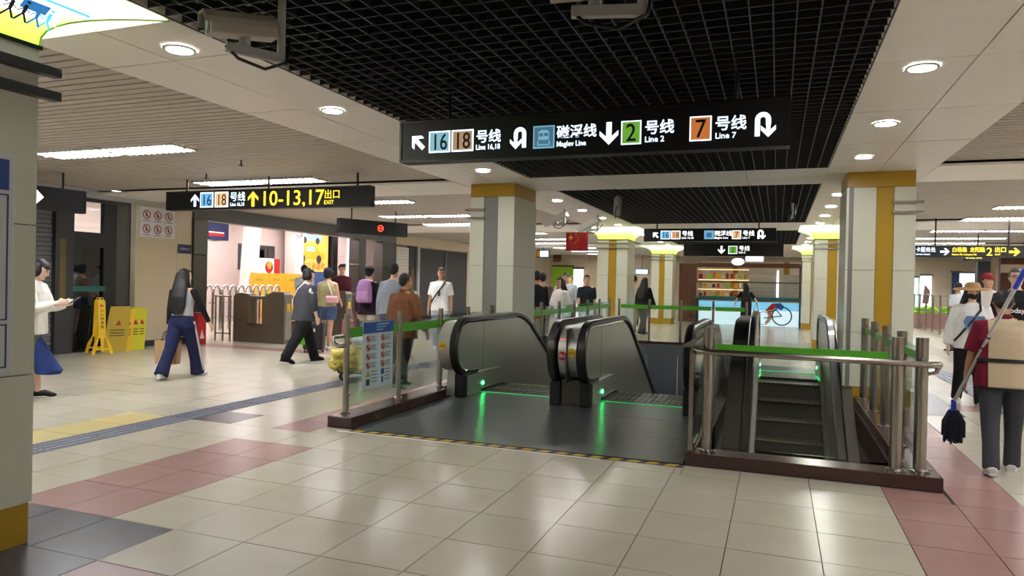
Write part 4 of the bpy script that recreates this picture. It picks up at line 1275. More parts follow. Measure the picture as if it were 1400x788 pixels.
# ================================================================ CAUTION BOARDS AT THE DOORS
def caution_stand():
    t = thing('caution_stand', 'tall yellow folding caution stand with splayed feet by the doors', 'caution sign', (-11.75, 9.62, 0), R(90 - 25))
    for s, tl in ((1, .0), (-1, .0)):
        y = .10 * s
        lean = -s * .10
        b = MB()
        def q(x, z): return (x, z)
        b.prism([(-.06, .30), (.06, .30), (.065, .95), (.05, 1.0), (-.05, 1.0), (-.065, .95)], 'y', y - .012, y + .012)
        b.prism([(-.06, .34), (-.06, .26), (-.13, .0), (-.18, .0), (-.14, .18)], 'y', y - .012, y + .012)
        b.prism([(.06, .34), (.06, .26), (.13, .0), (.18, .0), (.14, .18)], 'y', y - .012, y + .012)
        b.prism([(-.025, .06), (.025, .06), (.025, .32), (-.025, .32)], 'y', y - .012, y + .012)
        b.box(-.14, .14, y - .012, y + .012, .08, .11)
        for i, v in enumerate(b.v): b.v[i] = (v[0], v[1] + (1.0 - v[2]) * .13 * s, v[2])
        b.build('frame_leg', 'yellow_plastic', t)
        MB().tube([(-.03 * 1, y, 1.0), (-.03, y, 1.03), (.03, y, 1.03), (.03, y, 1.0)], .01, 8).build('carry_loop', 'yellow_plastic', t)
    for k in range(5): letters('小心地滑清洁'[k], .06, 'ink', t, -.03, -.118 - .045 - .02 * k * .4, .78 - .075 * k)
    disc('pictogram_disc', t, 0, -.125, .88, .03, 'red')
    return t
caution_stand()
mat('yellow_lime', (200, 190, 20), .45)
for k, (y, w, h, m, tl, lab) in enumerate(((9.96, .42, .86, 'yellow_dull', .16, 'dull yellow caution board, the widest of the leaning stack'), (10.20, .22, .80, 'yellow_plastic', .13, 'bright yellow caution board with red mark in the leaning stack'),
        (10.37, .20, .84, 'yellow_lime', .12, 'lime yellow caution board in the leaning stack'), (10.53, .18, .82, 'yellow_lime', .10, 'lime yellow caution board at the steel frame end of the stack'))):
    t = thing('caution_board', lab, 'caution sign', (-11.78 + .0 * k, y, 0), R(64))
    for s in (0, 1):
        b = MB(); b.prism([(-w / 2, 0), (w / 2, 0), (w / 2 * .85, h), (-w / 2 * .85, h)], 'y', -.015, .0)
        for i, v in enumerate(b.v): b.v[i] = (v[0] + v[2] * tl, v[1] + .06 * s + v[2] * (.10 - .06 * s), v[2])
        b.build('board_leaf', m, t)
    bb = MB()
    for q in range(3): bb.box(-w * .3, w * .3, -.02, -.0155, .30 + .05 * q, .315 + .05 * q)
    for i, v in enumerate(bb.v): bb.v[i] = (v[0] + v[2] * tl, v[1] + v[2] * .10, v[2])
    bb.build('warning_text', 'ink', t)
    b2 = MB(); b2.prism([(-.05, .50), (.05, .50), (0, .60)], 'y', -.02, -.0155)
    for i, v in enumerate(b2.v): b2.v[i] = (v[0] + v[2] * tl, v[1] + v[2] * .10, v[2])
    b2.build('warning_mark', 'red', t)

# ================================================================ FAR CENTRE: SHOP AND CYCLIST ADVERT
def low_advert(x0, x1, y, lab, cyclist):
    t = thing('low_advert', lab, 'advert', ((x0 + x1) / 2, y, 0)); w = (x1 - x0) / 2
    MB().box(-w, w, 0, .08, 0, .92).build('panel_body', 'lit_advert', t)
    MB().box(-w - .02, w + .02, -.03, .11, .92, .97).build('cap_rail', 'steel', t)
    MB().box(-w, w, -.004, 0, .60, .92).build('sky_print', 'lit_advert2', t)
    if cyclist:
        n = 24
        for cx in (.25,):
            rr = [[(cx + r_ * math.cos(2 * math.pi * k / n), yy, .40 + r_ * math.sin(2 * math.pi * k / n)) for k in range(n)] for r_, yy in ((.37, -.005), (.37, -.010), (.325, -.010), (.325, -.005))]
            MB().rings(rr + [rr[0]], caps=False).build('printed_wheel', 'ink', t)
        rr = [[(-.42 + r_ * math.cos(2 * math.pi * k / n), yy, .30 + r_ * math.sin(2 * math.pi * k / n)) for k in range(n)] for r_, yy in ((.26, -.005), (.26, -.010), (.235, -.010), (.235, -.005))]
        MB().rings(rr + [rr[0]], caps=False).build('printed_wheel', 'mid_grey', t)
        f = MB()
        for (a, b_) in (((-.42, .3), (-.1, .36)), ((-.1, .36), (.25, .40)), ((-.25, .55), (.05, .62)), ((.05, .62), (.25, .40)), ((-.25, .55), (-.1, .36))):
            f.tube([(a[0], -.012, a[1]), (b_[0], -.012, b_[1])], .018, 6)
        f.build('printed_frame', 'ink', t)
        MB().prism([(-.36, .60), (-.12, .88), (.16, .88), (.22, .76), (.0, .70), (-.22, .50)], 'y', -.016, -.008).build('printed_rider', 'red', t)
        MB().prism([(-.02, .88), (.2, .90), (.34, .76), (.24, .62), (.08, .70)], 'y', -.02, -.010).build('printed_shoulder', 'blue_print', t)
        MB().prism([(-.32, .6), (-.08, .64), (-.10, .30), (-.28, .08), (-.38, .12), (-.24, .34)], 'y', -.018, -.009).build('printed_leg', 'skin_print', t)
    return t
mat('skin_print', (220, 170, 145), .5)
glow('lit_advert', (206, 232, 244), .35); glow('lit_advert2', (120, 190, 224), .35)
low_advert(-.92, .80, 29.2, 'pale blue low advert with a racing cyclist at the far end', True)
low_advert(-2.95, -1.05, 29.3, 'pale blue low advert behind the far railing posts', False)
for x in (-3.0, -1.0, .86):
    t = thing('advert_post', 'dark post at the end of a low blue advert, %s' % {-3.0: 'nearest the lime capital column', -1.0: 'between the two adverts', .86: 'beside the cyclist'}[x], 'post', (x, 29.2, 0))
    MB().tube([(0, 0, 0), (0, 0, 1.05)], .07, 12).build('post_body', 'dark_grey', t, smooth=True); MB().ell((0, 0, 1.05), (.075, .075, .05)).build('post_cap', 'mid_grey', t, smooth=True)
shp = thing('kiosk', 'brown framed food kiosk with warm lit shelves at the far end', 'kiosk', (-1.4, 30.2, 0))
MB().box(-2.45, -1.75, 0, .12, 0, 2.43).build('wood_panel', 'wood', shp); MB().box(2.2, 2.42, 0, .12, 0, 2.43).build('wood_panel', 'wood', shp)
MB().box(-1.75, 2.2, 0, .12, 2.28, 2.46).build('beam', 'wood', shp)
MB().box(-1.75, 2.2, -.05, .02, 1.66, 1.71).build('rail', 'steel_dark', shp)
MB().box(-1.75, 2.2, -.3, .3, 0, 1.0).build('counter', 'dark_grey', shp); MB().box(-1.75, 2.2, -.34, .34, 1.0, 1.10).build('counter_top', 'teal', shp)
MB().box(-1.8, 2.3, 2.5, 2.6, 0, 2.6).build('back_wall', 'white_paint', shp); MB().box(-1.7, 2.1, .3, .4, 2.3, 2.34).build('ceiling_light', 'warm_bulb', shp)  # warm strip overhead is added to brighten the kiosk interior
for z in (1.05, 1.42, 1.80): MB().box(-1.75, .28, .8, 1.2, z, z + .03).build('shelf', 'white_paint', shp)
MB().box(-1.75, .28, .82, .86, 1.36, 1.38).build('shelf_light', 'warm_bulb', shp); MB().box(-1.75, .28, .82, .86, 1.76, 1.78).build('shelf_light', 'warm_bulb', shp); MB().box(-1.75, .28, .82, .86, 2.2, 2.22).build('shelf_light', 'warm_bulb', shp)
for (x0, x1) in ((.32, 1.36), (1.46, 2.2)):
    for k in range(6): MB().box(x0, x1, .8, .84, 1.05 + .165 * k, 1.205 + .165 * k).build('shutter_slat', 'light_grey', shp)
for q_ in range(4): MB().box(-1.5 + 1.05 * q_, -1.28 + 1.05 * q_, 2.4, 2.5, 0, 2.6).build('back_pillar', 'yellow_enamel' if q_ % 2 else 'enamel', shp)
MB().box(1.37, 1.45, .78, .86, 1.0, 2.2).build('light_strip', 'lit_window', shp)
gcol = ['orange', 'red', 'yellow_dull', 'wood', 'lime', 'white_paint', 'beige_wall']
k = 0
for z in (1.08, 1.45, 1.83):
    for q in range(11):
        hgt = random.uniform(.14, .27); wd = random.uniform(.10, .16)
        t = thing('snack_package', 'small %s snack package, %s from the brown wood panel on the kiosk %s shelf' % ({'orange': 'orange', 'red': 'red', 'yellow_dull': 'yellow', 'wood': 'brown', 'lime': 'lime', 'white_paint': 'white', 'beige_wall': 'beige'}[gcol[(k * 5 + 3) % 7]], ORD[q], {1.08: 'bottom', 1.45: 'middle', 1.83: 'top'}[z]), 'package', (-3.06 + .18 * q, 31.15, z), group='snack packages on the %s kiosk shelf' % {1.08: 'bottom', 1.45: 'middle', 1.83: 'top'}[z])
        c = gcol[(k * 5 + 3) % 7]; k += 1
        MB().box(-wd / 2, wd / 2, -.06, .06, 0, hgt * .8).build('pack', c, t); MB().prism([(-wd / 2, hgt * .8), (wd / 2, hgt * .8), (wd * .3, hgt), (-wd * .3, hgt)], 'y', -.05, .05).build('pack_top', gcol[(k * 3) % 7], t)
t = thing('lit_shop_sign', 'glowing white shop sign above the kiosk', 'sign', (-.95, 31.6, 2.56))
MB().box(-.35, .4, 0, .06, 0, .28).build('sign_case', 'dark_grey', t); MB().box(-.33, .38, -.006, 0, .02, .26).build('sign_face', 'lit_window', t)
t = thing('pendant_lamp', 'round white pendant lamp under the far line 2 sign', 'lamp', (-1.45, 28.8, 2.35))
MB().ell((0, 0, .12), (.24, .24, .14), 16).build('shade', 'lit_window', t, smooth=True); MB().tube([(0, 0, .25), (0, 0, .7)], .01, 6).build('cord', 'black_metal', t)

# far wall, gate side: green panel, doorway, framed picture, screens
t = thing('green_shopfront', 'green shopfront on the far wall behind the crowd', 'panel', (-11.2, YEND - .02, 0)); MB().box(-.6, .6, -.06, 0, 1.2, 2.42).build('panel_face', 'lime', t); MB().box(-.62, .62, -.07, 0, 2.42, 2.5).build('panel_rim', 'dark_grey', t)
t = thing('far_doorway', 'bright doorway in the far wall beside the green panel', 'door', (-10.3, YEND - .02, 0)); MB().box(-.26, .26, -.05, 0, 0, 2.3).build('door_glow', 'lit_window', t); MB().box(-.32, .32, -.07, 0, 2.3, 2.4).build('door_head', 'dark_grey', t)
t = thing('framed_picture', 'small dark framed picture high on the far wall', 'picture', (-11.55, YEND - .02, 2.7)); MB().box(-.22, .22, -.05, 0, 0, .52).build('frame', 'black_metal', t); MB().box(-.18, .18, -.055, -.05, .04, .48).build('print', 'wood', t)
t = thing('hanging_screen', 'blue lit hanging screen beside the mid column', 'screen', (-9.8, 30, 2.62)); MB().box(-.3, .3, 0, .08, 0, .34).build('case', 'black_plastic', t); MB().box(-.12, .26, -.004, 0, .04, .30).build('display', 'lit_screen', t); MB().box(-.28, -.14, -.004, 0, .04, .30).build('display', 'orange', t); MB().tube([(0, .04, .34), (0, .04, .46)], .012, 6).build('hanger', 'black_metal', t)
t = thing('hanging_screen', 'distant blue screen between the lime capital columns', 'screen', (-6.8, YEND - .085, 2.08)); MB().box(-.34, .34, 0, .08, 0, .26).build('case', 'black_plastic', t); MB().box(-.31, .31, -.004, 0, .02, .24).build('display', 'lit_screen', t); MB().tube([(0, .04, .26), (0, .04, 1.0)], .012, 6).build('hanger', 'black_metal', t)
for k in range(7):
    MB().box(-12 + 1.15 * k, -10.86 + 1.15 * k - .01, YEND - .015, YEND, 0, 2.9).build('wall_panel', 'beige_wall' if k % 2 else 'cream_tile', wb)

# far wall, cleaner side
for k, (x, w, z0, z1, m, lab) in enumerate(((6.04, .3, .6, 2.1, 'lit_screen', 'pale cyan lit shop window nearest the stripe column'), (6.53, .44, .6, 2.2, 'lit_window', 'bright white shop window with pink print beyond the fence'), (8.25, .75, .9, 2.34, 'lit_window', 'large bright white shop window behind the straw hat'), (7.73, .3, .6, 2.37, 'ink_blue', 'narrow blue shop poster beyond the fence'))):
    t = thing('shop_window', lab, 'window', (x, YEND - .02, 0)); MB().box(-w / 2, w / 2, -.05, 0, z0, z1).build('display', m, t)
    MB().box(-w / 2 - .05, w / 2 + .05, -.08, 0, z1, z1 + .08).build('head_frame', 'mid_grey', t); MB().box(-w / 2 - .05, w / 2 + .05, -.08, 0, z0 - .08, z0).build('sill', 'mid_grey', t)
    if k == 1: MB().prism([(-.15, .9), (.12, .9), (.18, 1.5), (-.05, 1.8)], 'y', -.06, -.05).build('pink_print', 'tile_pink', t)
t = thing('brown_shopfront', 'brown clad shopfront behind the man in black', 'shopfront', (8.0, 30, 0)); MB().box(-.5, 1.2, 0, .3, 0, 2.9).build('cladding', 'wood', t); MB().box(-1.25, -.85, -.2, .2, 0, 3.05).build('dark_pier', 'dark_grey', t)
MB().box(-.5, 1.2, -.04, 0, 2.2, 2.5).build('shop_fascia', 'beige_wall', t)
fence = thing('steel_fence', 'tall steel post fence beyond the cleaner aisle', 'fence', (0, 0, 0))
for k in range(10):
    y = 22.9 + 1.25 * k; MB().tube([(5.25, y, 0), (5.25, y, 1.36)], .034, 10).build('fence_post', 'steel', fence, smooth=True)
for z in (.12, .75, 1.33): MB().tube([(5.25, 22.9, z), (5.25, 34.2, z)], .02, 8).build('fence_rail', 'steel', fence)
for k in range(4):
    x = 5.25 + 1.0 * k; MB().tube([(x, 22.9, 0), (x, 22.9, 1.36)], .034, 10).build('fence_post', 'steel', fence, smooth=True)
for z in (.12, 1.33): MB().tube([(5.25, 22.9, z), (8.25, 22.9, z)], .02, 8).build('fence_rail', 'steel', fence)
pl = thing('planter', 'red planter with lime hedge beyond the fence', 'planter', (5.9, 32, 0)); MB().box(-.8, .9, -.2, .2, 0, .6).build('trough', 'tile_pink', pl)
b = MB()
for k in range(60): b.ell((random.uniform(-.78, .88), random.uniform(-.18, .18), random.uniform(.62, .85)), (.09, .09, .07), 6)
b.build('hedge', 'lime', pl)

# ================================================================ PEOPLE
def cloth(col, rough=.8, fold=.5):
    k = 'cloth_%d_%d_%d' % col
    if k not in MATS:
        mat(k, col, rough, var=.10, vscale=6, bump=min(1, fold * 1.8), bscale=9, spec=.25, stretch=(1.6, 1.6, .7))
    return k
mat('skin', (206, 160, 132), .5); mat('skin_tan', (176, 128, 100), .5); mat('skin_pale', (226, 190, 168), .5)
mat('hair_black', (13, 12, 13), .55, bump=.5, bscale=60, stretch=(1, 1, .12)); mat('hair_brown', (40, 30, 27), .45, bump=.5, bscale=60, stretch=(1, 1, .12)); mat('hair_grey', (90, 88, 86), .5, bump=.4, bscale=60)
mat('eye_dark', (22, 16, 14), .3); mat('lip', (170, 96, 90), .5)

def ring(c, rx, ry, seg=16, p=2.0):
    out = []
    for k in range(seg):
        a = 2 * math.pi * k / seg
        ca, sa = math.cos(a), math.sin(a)
        out.append((c[0] + rx * math.copysign(abs(ca) ** (2 / p), ca), c[1] + ry * math.copysign(abs(sa) ** (2 / p), sa), c[2]))
    return out

def fuse(b, name, m, parent, vox, it=5, fac=.5):
    o = b.build(name, m, parent, fix=True)
    md = o.modifiers.new('fuse', 'REMESH'); md.mode = 'VOXEL'; md.voxel_size = vox; md.use_smooth_shade = True
    sm = o.modifiers.new('soft', 'SMOOTH'); sm.factor = fac; sm.iterations = it
    return o

def person(label, loc, heading, H=1.7, vox=.013, legs=((12, 4), (-14, 10)), arms=((-14, 6, 14, 0), (16, 6, 14, 0)), lean=3, turn=0, nod=0,
           skin='skin', hair='short', hair_m='hair_black', top=None, bottom=None, shoes=(30, 30, 32), soles=(210, 208, 204), face=False, wide=1.0, extra=None, foot_out=6):
    t = thing('person', label, 'person', (loc[0], loc[1], 0), R(heading))
    s = H / 1.7
    V = Vector
    ln = R(lean)
    # --- legs
    J = {}
    for side, (a, kn) in zip((-1, 1), legs):
        hip = V((.09 * side * wide, 0, .90)); a, kn = R(a), R(kn)
        knee = hip + V((.008 * side, math.sin(a), -math.cos(a))) * .425
        ank = knee + V((0, math.sin(a - kn), -math.cos(a - kn))) * .40
        J[side] = (hip, knee, ank, a - kn)
    low = min(min(J[q][2].z - .075 - (max(0, math.sin(-J[q][3])) * .04) for q in J), 9)
    dz = -low
    for q in J:
        h, k, an, pa = J[q]
        J[q] = (h + V((0, 0, dz)), k + V((0, 0, dz)), an + V((0, 0, dz)), pa)
    pz = .92 + dz
    def TP(x, y, z):
        z = z + dz
        y2 = y * math.cos(ln) + (z - pz) * math.sin(ln)
        z2 = pz + (z - pz) * math.cos(ln) - y * math.sin(ln)
        return V((x, y2, z2))
    def trg(c, rx, ry, p=2.3):
        return [tuple(TP(*q)) for q in ring(c, rx, ry, 18, p)]
    def sc(b):
        b.v = [(v[0] * s, v[1] * s, v[2] * s) for v in b.v]; return b
    # --- head frame
    neck = TP(0, -.005, 1.47)
    hy, hn = R(turn), R(nod) + ln * .4
    Mh = Matrix.Rotation(hy, 3, 'Z') @ Matrix.Rotation(-hn, 3, 'X')
    def HP(x, y, z):      # head space: origin at head centre
        return neck + Mh @ V((x, y + .012, z + .135))
    # --- arms
    A = {}
    for side, (sw, ab, el, inn) in zip((-1, 1), arms):
        sh = TP(.17 * side * wide, -.012, 1.375)
        sw, ab, el, inn = R(sw), R(ab), R(el), R(inn)
        d1 = V((side * math.sin(ab), math.sin(sw) * math.cos(ab), -math.cos(sw) * math.cos(ab)))
        elb = sh + d1 * .285
        f = sw + el
        d2 = V((side * math.sin(ab * .6) - side * math.sin(inn), math.sin(f) * math.cos(inn), -math.cos(f) * math.cos(inn))).normalized()
        wr = elb + d2 * .245
        A[side] = (sh, elb, wr, d1, d2)
    # --- body: one fused surface
    b = MB()
    b.rings([trg(c, rx * wide, ry) for c, rx, ry in (((0, 0, .79), .09, .075), ((0, -.008, .86), .15, .10), ((0, -.012, .92), .163, .108), ((0, -.004, 1.0), .142, .096), ((0, .002, 1.08), .134, .09), ((0, .004, 1.18), .15, .102), ((0, .002, 1.28), .166, .108), ((0, -.006, 1.36), .172, .092), ((0, -.012, 1.42), .13, .07), ((0, -.01, 1.46), .062, .058))])
    b.tube([tuple(TP(0, -.01, 1.42)), tuple(neck), tuple(HP(0, -.012, -.08))], [.06, .053, .05], 14)
    hr = []
    for z, rx, ry, yo in ((-.112, .022, .024, .055), (-.10, .042, .045, .042), (-.075, .056, .066, .022), (-.04, .066, .083, .008), (0, .072, .093, 0), (.04, .074, .096, -.004), (.075, .066, .086, -.008), (.10, .046, .06, -.01), (.113, .02, .028, -.01)):
        hr.append([tuple(HP(q[0], q[1] + yo, z)) for q in ring((0, 0, 0), rx, ry, 18)])
    b.rings(hr)
    b.tube([tuple(HP(0, .085, .015)), tuple(HP(0, .104, -.022)), tuple(HP(0, .09, -.035))], [.008, .015, .012], 8)
    for q in (-1, 1): b.tube([tuple(HP(.072 * q, -.005, .02)), tuple(HP(.078 * q, -.012, -.005)), tuple(HP(.07 * q, -.004, -.032))], [.012, .018, .011], 8, ry=[.006, .008, .006])
    for q in (-1, 1):
        h, k, an, pa = J[q]
        mid = (h + k) / 2; cal = k * .68 + an * .32 + V((0, -.012, 0))
        b.tube([tuple(h + V((0, 0, .06))), tuple(h + V((0, 0, -.03))), tuple(mid), tuple(k), tuple(cal), tuple(k * .2 + an * .8), tuple(an)], [.085, .088, .074, .055, .054, .04, .038], 12)
        fd = V((math.sin(R(foot_out)) * q, math.cos(R(foot_out)), 0)); pit = max(-.5, min(.6, -pa * .9))
        toe = an + fd * .16 + V((0, 0, -.045 - .0 * pit))
        if pa < 0: toe = an + fd * .13 + V((0, 0, -.06 - .06 * math.sin(-pa)))
        b.tube([tuple(an - fd * .05 + V((0, 0, -.035))), tuple(an + V((0, 0, -.03))), tuple((an + toe) / 2), tuple(toe)], [.034, .04, .04, .026], 10)
        J[q] = (h, k, an, pa, toe, fd)
    for q in (-1, 1):
        sh, el, wr, d1, d2 = A[q]
        b.tube([tuple(sh + V((-.05 * q, 0, .01))), tuple(sh), tuple(sh * .5 + el * .5), tuple(el), tuple(el * .65 + wr * .35), tuple(wr)], [.055, .054, .045, .037, .037, .025], 12)
        fwd = V((0, 1, 0)) if abs(d2.y) < .75 else V((0, 0, 1))
        u = (fwd - d2 * fwd.dot(d2)).normalized(); n = d2.cross(u)
        if n.x * q > 0: n = -n
        b.tube([tuple(wr - d2 * .01), tuple(wr + d2 * .03), tuple(wr + d2 * .09)], [.026, .04, .038], 12, ry=[.02, .018, .015], ref=tuple(u))
        for kf, (off, ln_) in enumerate(((.028, .07), (.010, .08), (-.009, .074), (-.027, .058))):
            p0 = wr + d2 * .075 + u * off
            p1 = wr + d2 * (.09 + ln_ * .45) + u * off * 1.1 + n * .012
            p2 = wr + d2 * (.09 + ln_ * .85) + u * off * 1.05 + n * .04
            b.tube([tuple(p0), tuple(p1), tuple(p2)], [.0095, .0088, .007], 8)
        b.tube([tuple(wr + d2 * .02 + u * .025), tuple(wr + d2 * .05 + u * .052 + n * .01), tuple(wr + d2 * .085 + u * .055 + n * .022)], [.012, .011, .008], 8)
    fuse(sc(b), 'body', skin, t, vox * .85 * s, 3)
    # --- top garment
    if top:
        g = top.get('loose', .02); hem = top.get('hem', .80); neckz = top.get('neck', 1.455)
        b = MB()
        prof = [(hem, .168 + g * 1.2, .118 + g * 1.2), (.92, .168 + g, .116 + g), (1.02, .155 + g, .106 + g), (1.12, .15 + g, .104 + g), (1.24, .166 + g * .8, .116 + g * .8), (1.33, .168 + g * .3, .112 + g * .5), (1.38, .142 + g * .2, .094 + g * .3), (1.42, .108 + g * .2, .078 + g * .2), (neckz, .068, .064)]
        prof = [q for q in prof if q[0] >= hem]
        if prof[0][0] > hem: prof.insert(0, (hem, prof[0][1], prof[0][2]))
        b.rings([trg((0, -.005, z), rx * wide, ry, 2.5) for z, rx, ry in prof])
        sl = top.get('sleeve', 1.0)
        if sl > 0:
            for q in (-1, 1):
                sh, el, wr, d1, d2 = A[q]
                pts = [sh + V((-.06 * q, 0, .005)), sh + d1 * .0]; rad = [.050 + g * .2, .060 + g * .3]
                if sl <= .5: pts += [sh + d1 * .285 * sl, sh + d1 * .285 * sl * 2]; rad += [.060 + g * .35, .058 + g * .45]
                else:
                    e = (sl - .5) * 2
                    pts += [(sh + el) / 2, el, el + d2 * .245 * e * .5, el + d2 * .245 * e]; rad += [.058 + g * .4, .050 + g * .5, .045 + g * .5, .036 + g * .5]
                b.tube([tuple(p) for p in pts], rad, 12)
        fuse(sc(b), top.get('name', 'shirt'), top.get('mat') or cloth(top['col']), t, vox * s, 4)
        if top.get('collar'):
            b = MB(); b.rings([trg((0, -.008, z), rx, ry) for z, rx, ry in ((1.425, .085, .078), (1.47, .068, .068), (1.485, .064, .066))]); fuse(sc(b), 'collar', cloth(top['collar']), t, .012 * s, 2)
    # --- bottom garment
    if bottom:
        kd = bottom.get('kind', 'trousers'); g = bottom.get('loose', .018); m = bottom.get('mat') or cloth(bottom['col'])
        b = MB()
        if kd in ('trousers', 'shorts'):
            b.rings([trg((0, -.008, z), rx * wide, ry) for z, rx, ry in ((.79, .10, .085), (.85, .158 + g * .6, .108 + g * .6), (.92, .168 + g * .6, .115 + g * .6), (1.0, .15 + g * .5, .104 + g * .5))])
            for q in (-1, 1):
                h, k, an, pa = J[q][:4]
                if kd == 'trousers':
                    hemr = bottom.get('hemr', .06)
                    pts = [h + V((0, 0, .03)), h + V((0, -.005, -.04)), (h + k) / 2, k, (k + an) / 2, an + V((0, 0, -.035))]
                    rad = [.092 + g, .096 + g, .08 + g, .064 + g, max(.055 + g, hemr * .92), hemr + g * .4]
                else:
                    e = bottom.get('len', .75)
                    pts = [h + V((0, 0, .03)), h + V((0, -.005, -.04)), h * (1 - e * .6) + k * e * .6, h * (1 - e) + k * e]; rad = [.092 + g, .098 + g, .092 + g, .09 + g]
                b.tube([tuple(p) for p in pts], rad, 14)
        else:
            hz = bottom.get('hem', .35); fl = bottom.get('flare', .26)
            b.rings([trg((0, -.005, z), rx, ry) for z, rx, ry in ((hz, fl, fl * .82), (hz * .6 + .9 * .4, .17 + (fl - .17) * .6, .13 + (fl - .17) * .5), (.9, .178, .126), (1.0, .15, .108))])
        fuse(sc(b), bottom.get('name', {'trousers': 'trousers', 'shorts': 'shorts', 'skirt': 'skirt'}[kd]), m, t, vox * s, 7)
    # --- shoes
    if shoes:
        for q in (-1, 1):
            h, k, an, pa, toe, fd = J[q]
            b = MB(); hl = an - fd * .07 + V((0, 0, -.04))
            up = V((0, 0, 1))
            tt = toe + fd * .045
            b.tube([tuple(hl + V((0, 0, .0))), tuple(an - fd * .02 + V((0, 0, -.03))), tuple((an + toe) / 2 + V((0, 0, -.002))), tuple(toe + V((0, 0, -.004))), tuple(tt + V((0, 0, -.008)))], [.038, .046, .048, .044, .022], 14, ry=[.034, .044, .042, .034, .018])
            sh_o = fuse(sc(b), 'shoe', cloth(shoes, .5, .15), t, .009 * s, 2)
            b = MB(); b.tube([tuple(hl + V((0, 0, -.026)) - fd * .01), tuple((an + toe) / 2 + V((0, 0, -.044))), tuple(toe + V((0, 0, -.036))), tuple(tt + V((0, 0, -.028)) + fd * .006)], [.034, .045, .046, .02], 12, ry=.014)
            sc(b).build('sole', cloth(soles, .6, .05), sh_o, smooth=True)
    # --- hair
    if hair:
        b = MB()
        def he(c, r, seg=16):
            bb = MB(); bb.ell((0, 0, 0), r, seg)
            for f in bb.f: b.f.append(tuple(i + len(b.v) for i in f)); b.m.append(0)
            b.v += [tuple(HP(c[0] + v[0], c[1] + v[1], c[2] + v[2])) for v in bb.v]
        if hair in ('short', 'long', 'bob', 'curly', 'cap'):
            he((0, -.020, .034), (.083, .092, .094)); he((0, -.045, -.012), (.072, .062, .07))
            he((0, .045, .078), (.055, .04, .028))
            for q in (-1, 1): he((.066 * q, -.018, .02), (.018, .04, .05))
        if hair == 'curly':
            for k in range(22):
                a = k * 2.4; z = .02 + .09 * ((k * 7) % 11) / 11
                he((.068 * math.cos(a), -.02 + .075 * math.sin(a) - .01, z + .012), (.028, .028, .026), 8)
        if hair == 'bob':
            for q in (-1, 1): he((.066 * q, -.01, -.03), (.03, .06, .075))
            he((0, -.055, -.04), (.075, .05, .075)); he((0, .055, .06), (.065, .04, .035))
        if hair == 'long':
            back = [HP(0, -.06, .05), HP(0, -.075, -.05), TP(0, -.115, 1.42), TP(0, -.145, 1.28), TP(0, -.14, 1.14), TP(0, -.135, 1.02)]
            b.tube([tuple(p) for p in back], [.085, .10, .125, .135, .125, .085], 14, ry=[.05, .055, .05, .045, .04, .025], ref=(1, 0, 0))
            for q in (-1, 1): b.tube([tuple(HP(.065 * q, .0, .04)), tuple(HP(.075 * q, -.01, -.05)), tuple(TP(.085 * q, -.01, 1.40)), tuple(TP(.10 * q, .0, 1.28))], [.025, .034, .036, .018], 10)
        fuse(sc(b), 'hair', hair_m, t, .010 * s, 3)
    if hair == 'cap' or (extra and 'cap' in extra):
        m = (extra or {}).get('cap', (24, 26, 36))
        b = MB(); rr = []
        for z, r1, r2 in ((.028, .090, .108), (.06, .090, .107), (.095, .076, .09), (.122, .045, .055), (.13, .012, .015)):
            rr.append([tuple(HP(q[0], q[1] - .012, z)) for q in ring((0, 0, 0), r1, r2, 20)])
        b.rings(rr); o = sc(b).build('cap', cloth(m, .8, .2), t, smooth=True)
        b = MB(); b.rings([[tuple(HP(.07 * math.cos(R(a)), .075 + .085 * math.sin(R(a)), z + .01 * math.sin(R(a)) - .008)) for a in range(0, 181, 15)] for z in (.036, .043)])
        sc(b).build('cap_peak', cloth(m, .8, .2), t)
    if face:
        for q in (-1, 1):
            b = MB(); c = HP(.031 * q, .083, .012); b.ell(tuple(c), (.013, .008, .007), 10); sc(b).build('eye', 'eye_dark', t, smooth=True)
            b = MB(); b.tube([tuple(HP(.015 * q, .091, .033)), tuple(HP(.033 * q, .088, .038)), tuple(HP(.05 * q, .074, .032))], .0045, 6); sc(b).build('eyebrow', hair_m, t)
        b = MB(); b.tube([tuple(HP(-.024, .079, -.062)), tuple(HP(0, .091, -.064)), tuple(HP(.024, .079, -.062))], [.003, .007, .003], 8); sc(b).build('mouth', 'lip', t)
    fr = dict(t=t, s=s, TP=lambda *a: TP(*a) * s, HP=lambda *a: HP(*a) * s, J=J, A=A, sc=sc, wr=lambda q: A[q][2] * s, grip=lambda q: (A[q][2] + A[q][4] * .085) * s, d2=lambda q: A[q][4])
    fr['world'] = lambda p: Matrix.Translation(V((loc[0], loc[1], 0))) @ Matrix.Rotation(R(heading), 4, 'Z') @ V(p)
    return fr
def strap(fr, pts, m, w=.022, th=.006, name='strap', parent=None):
    """A flat band through body-space points (already scaled)."""
    b = MB(); b.tube([tuple(p) for p in pts], w, 8, ry=th)
    return b.build(name, m, parent or fr['t'], smooth=True)

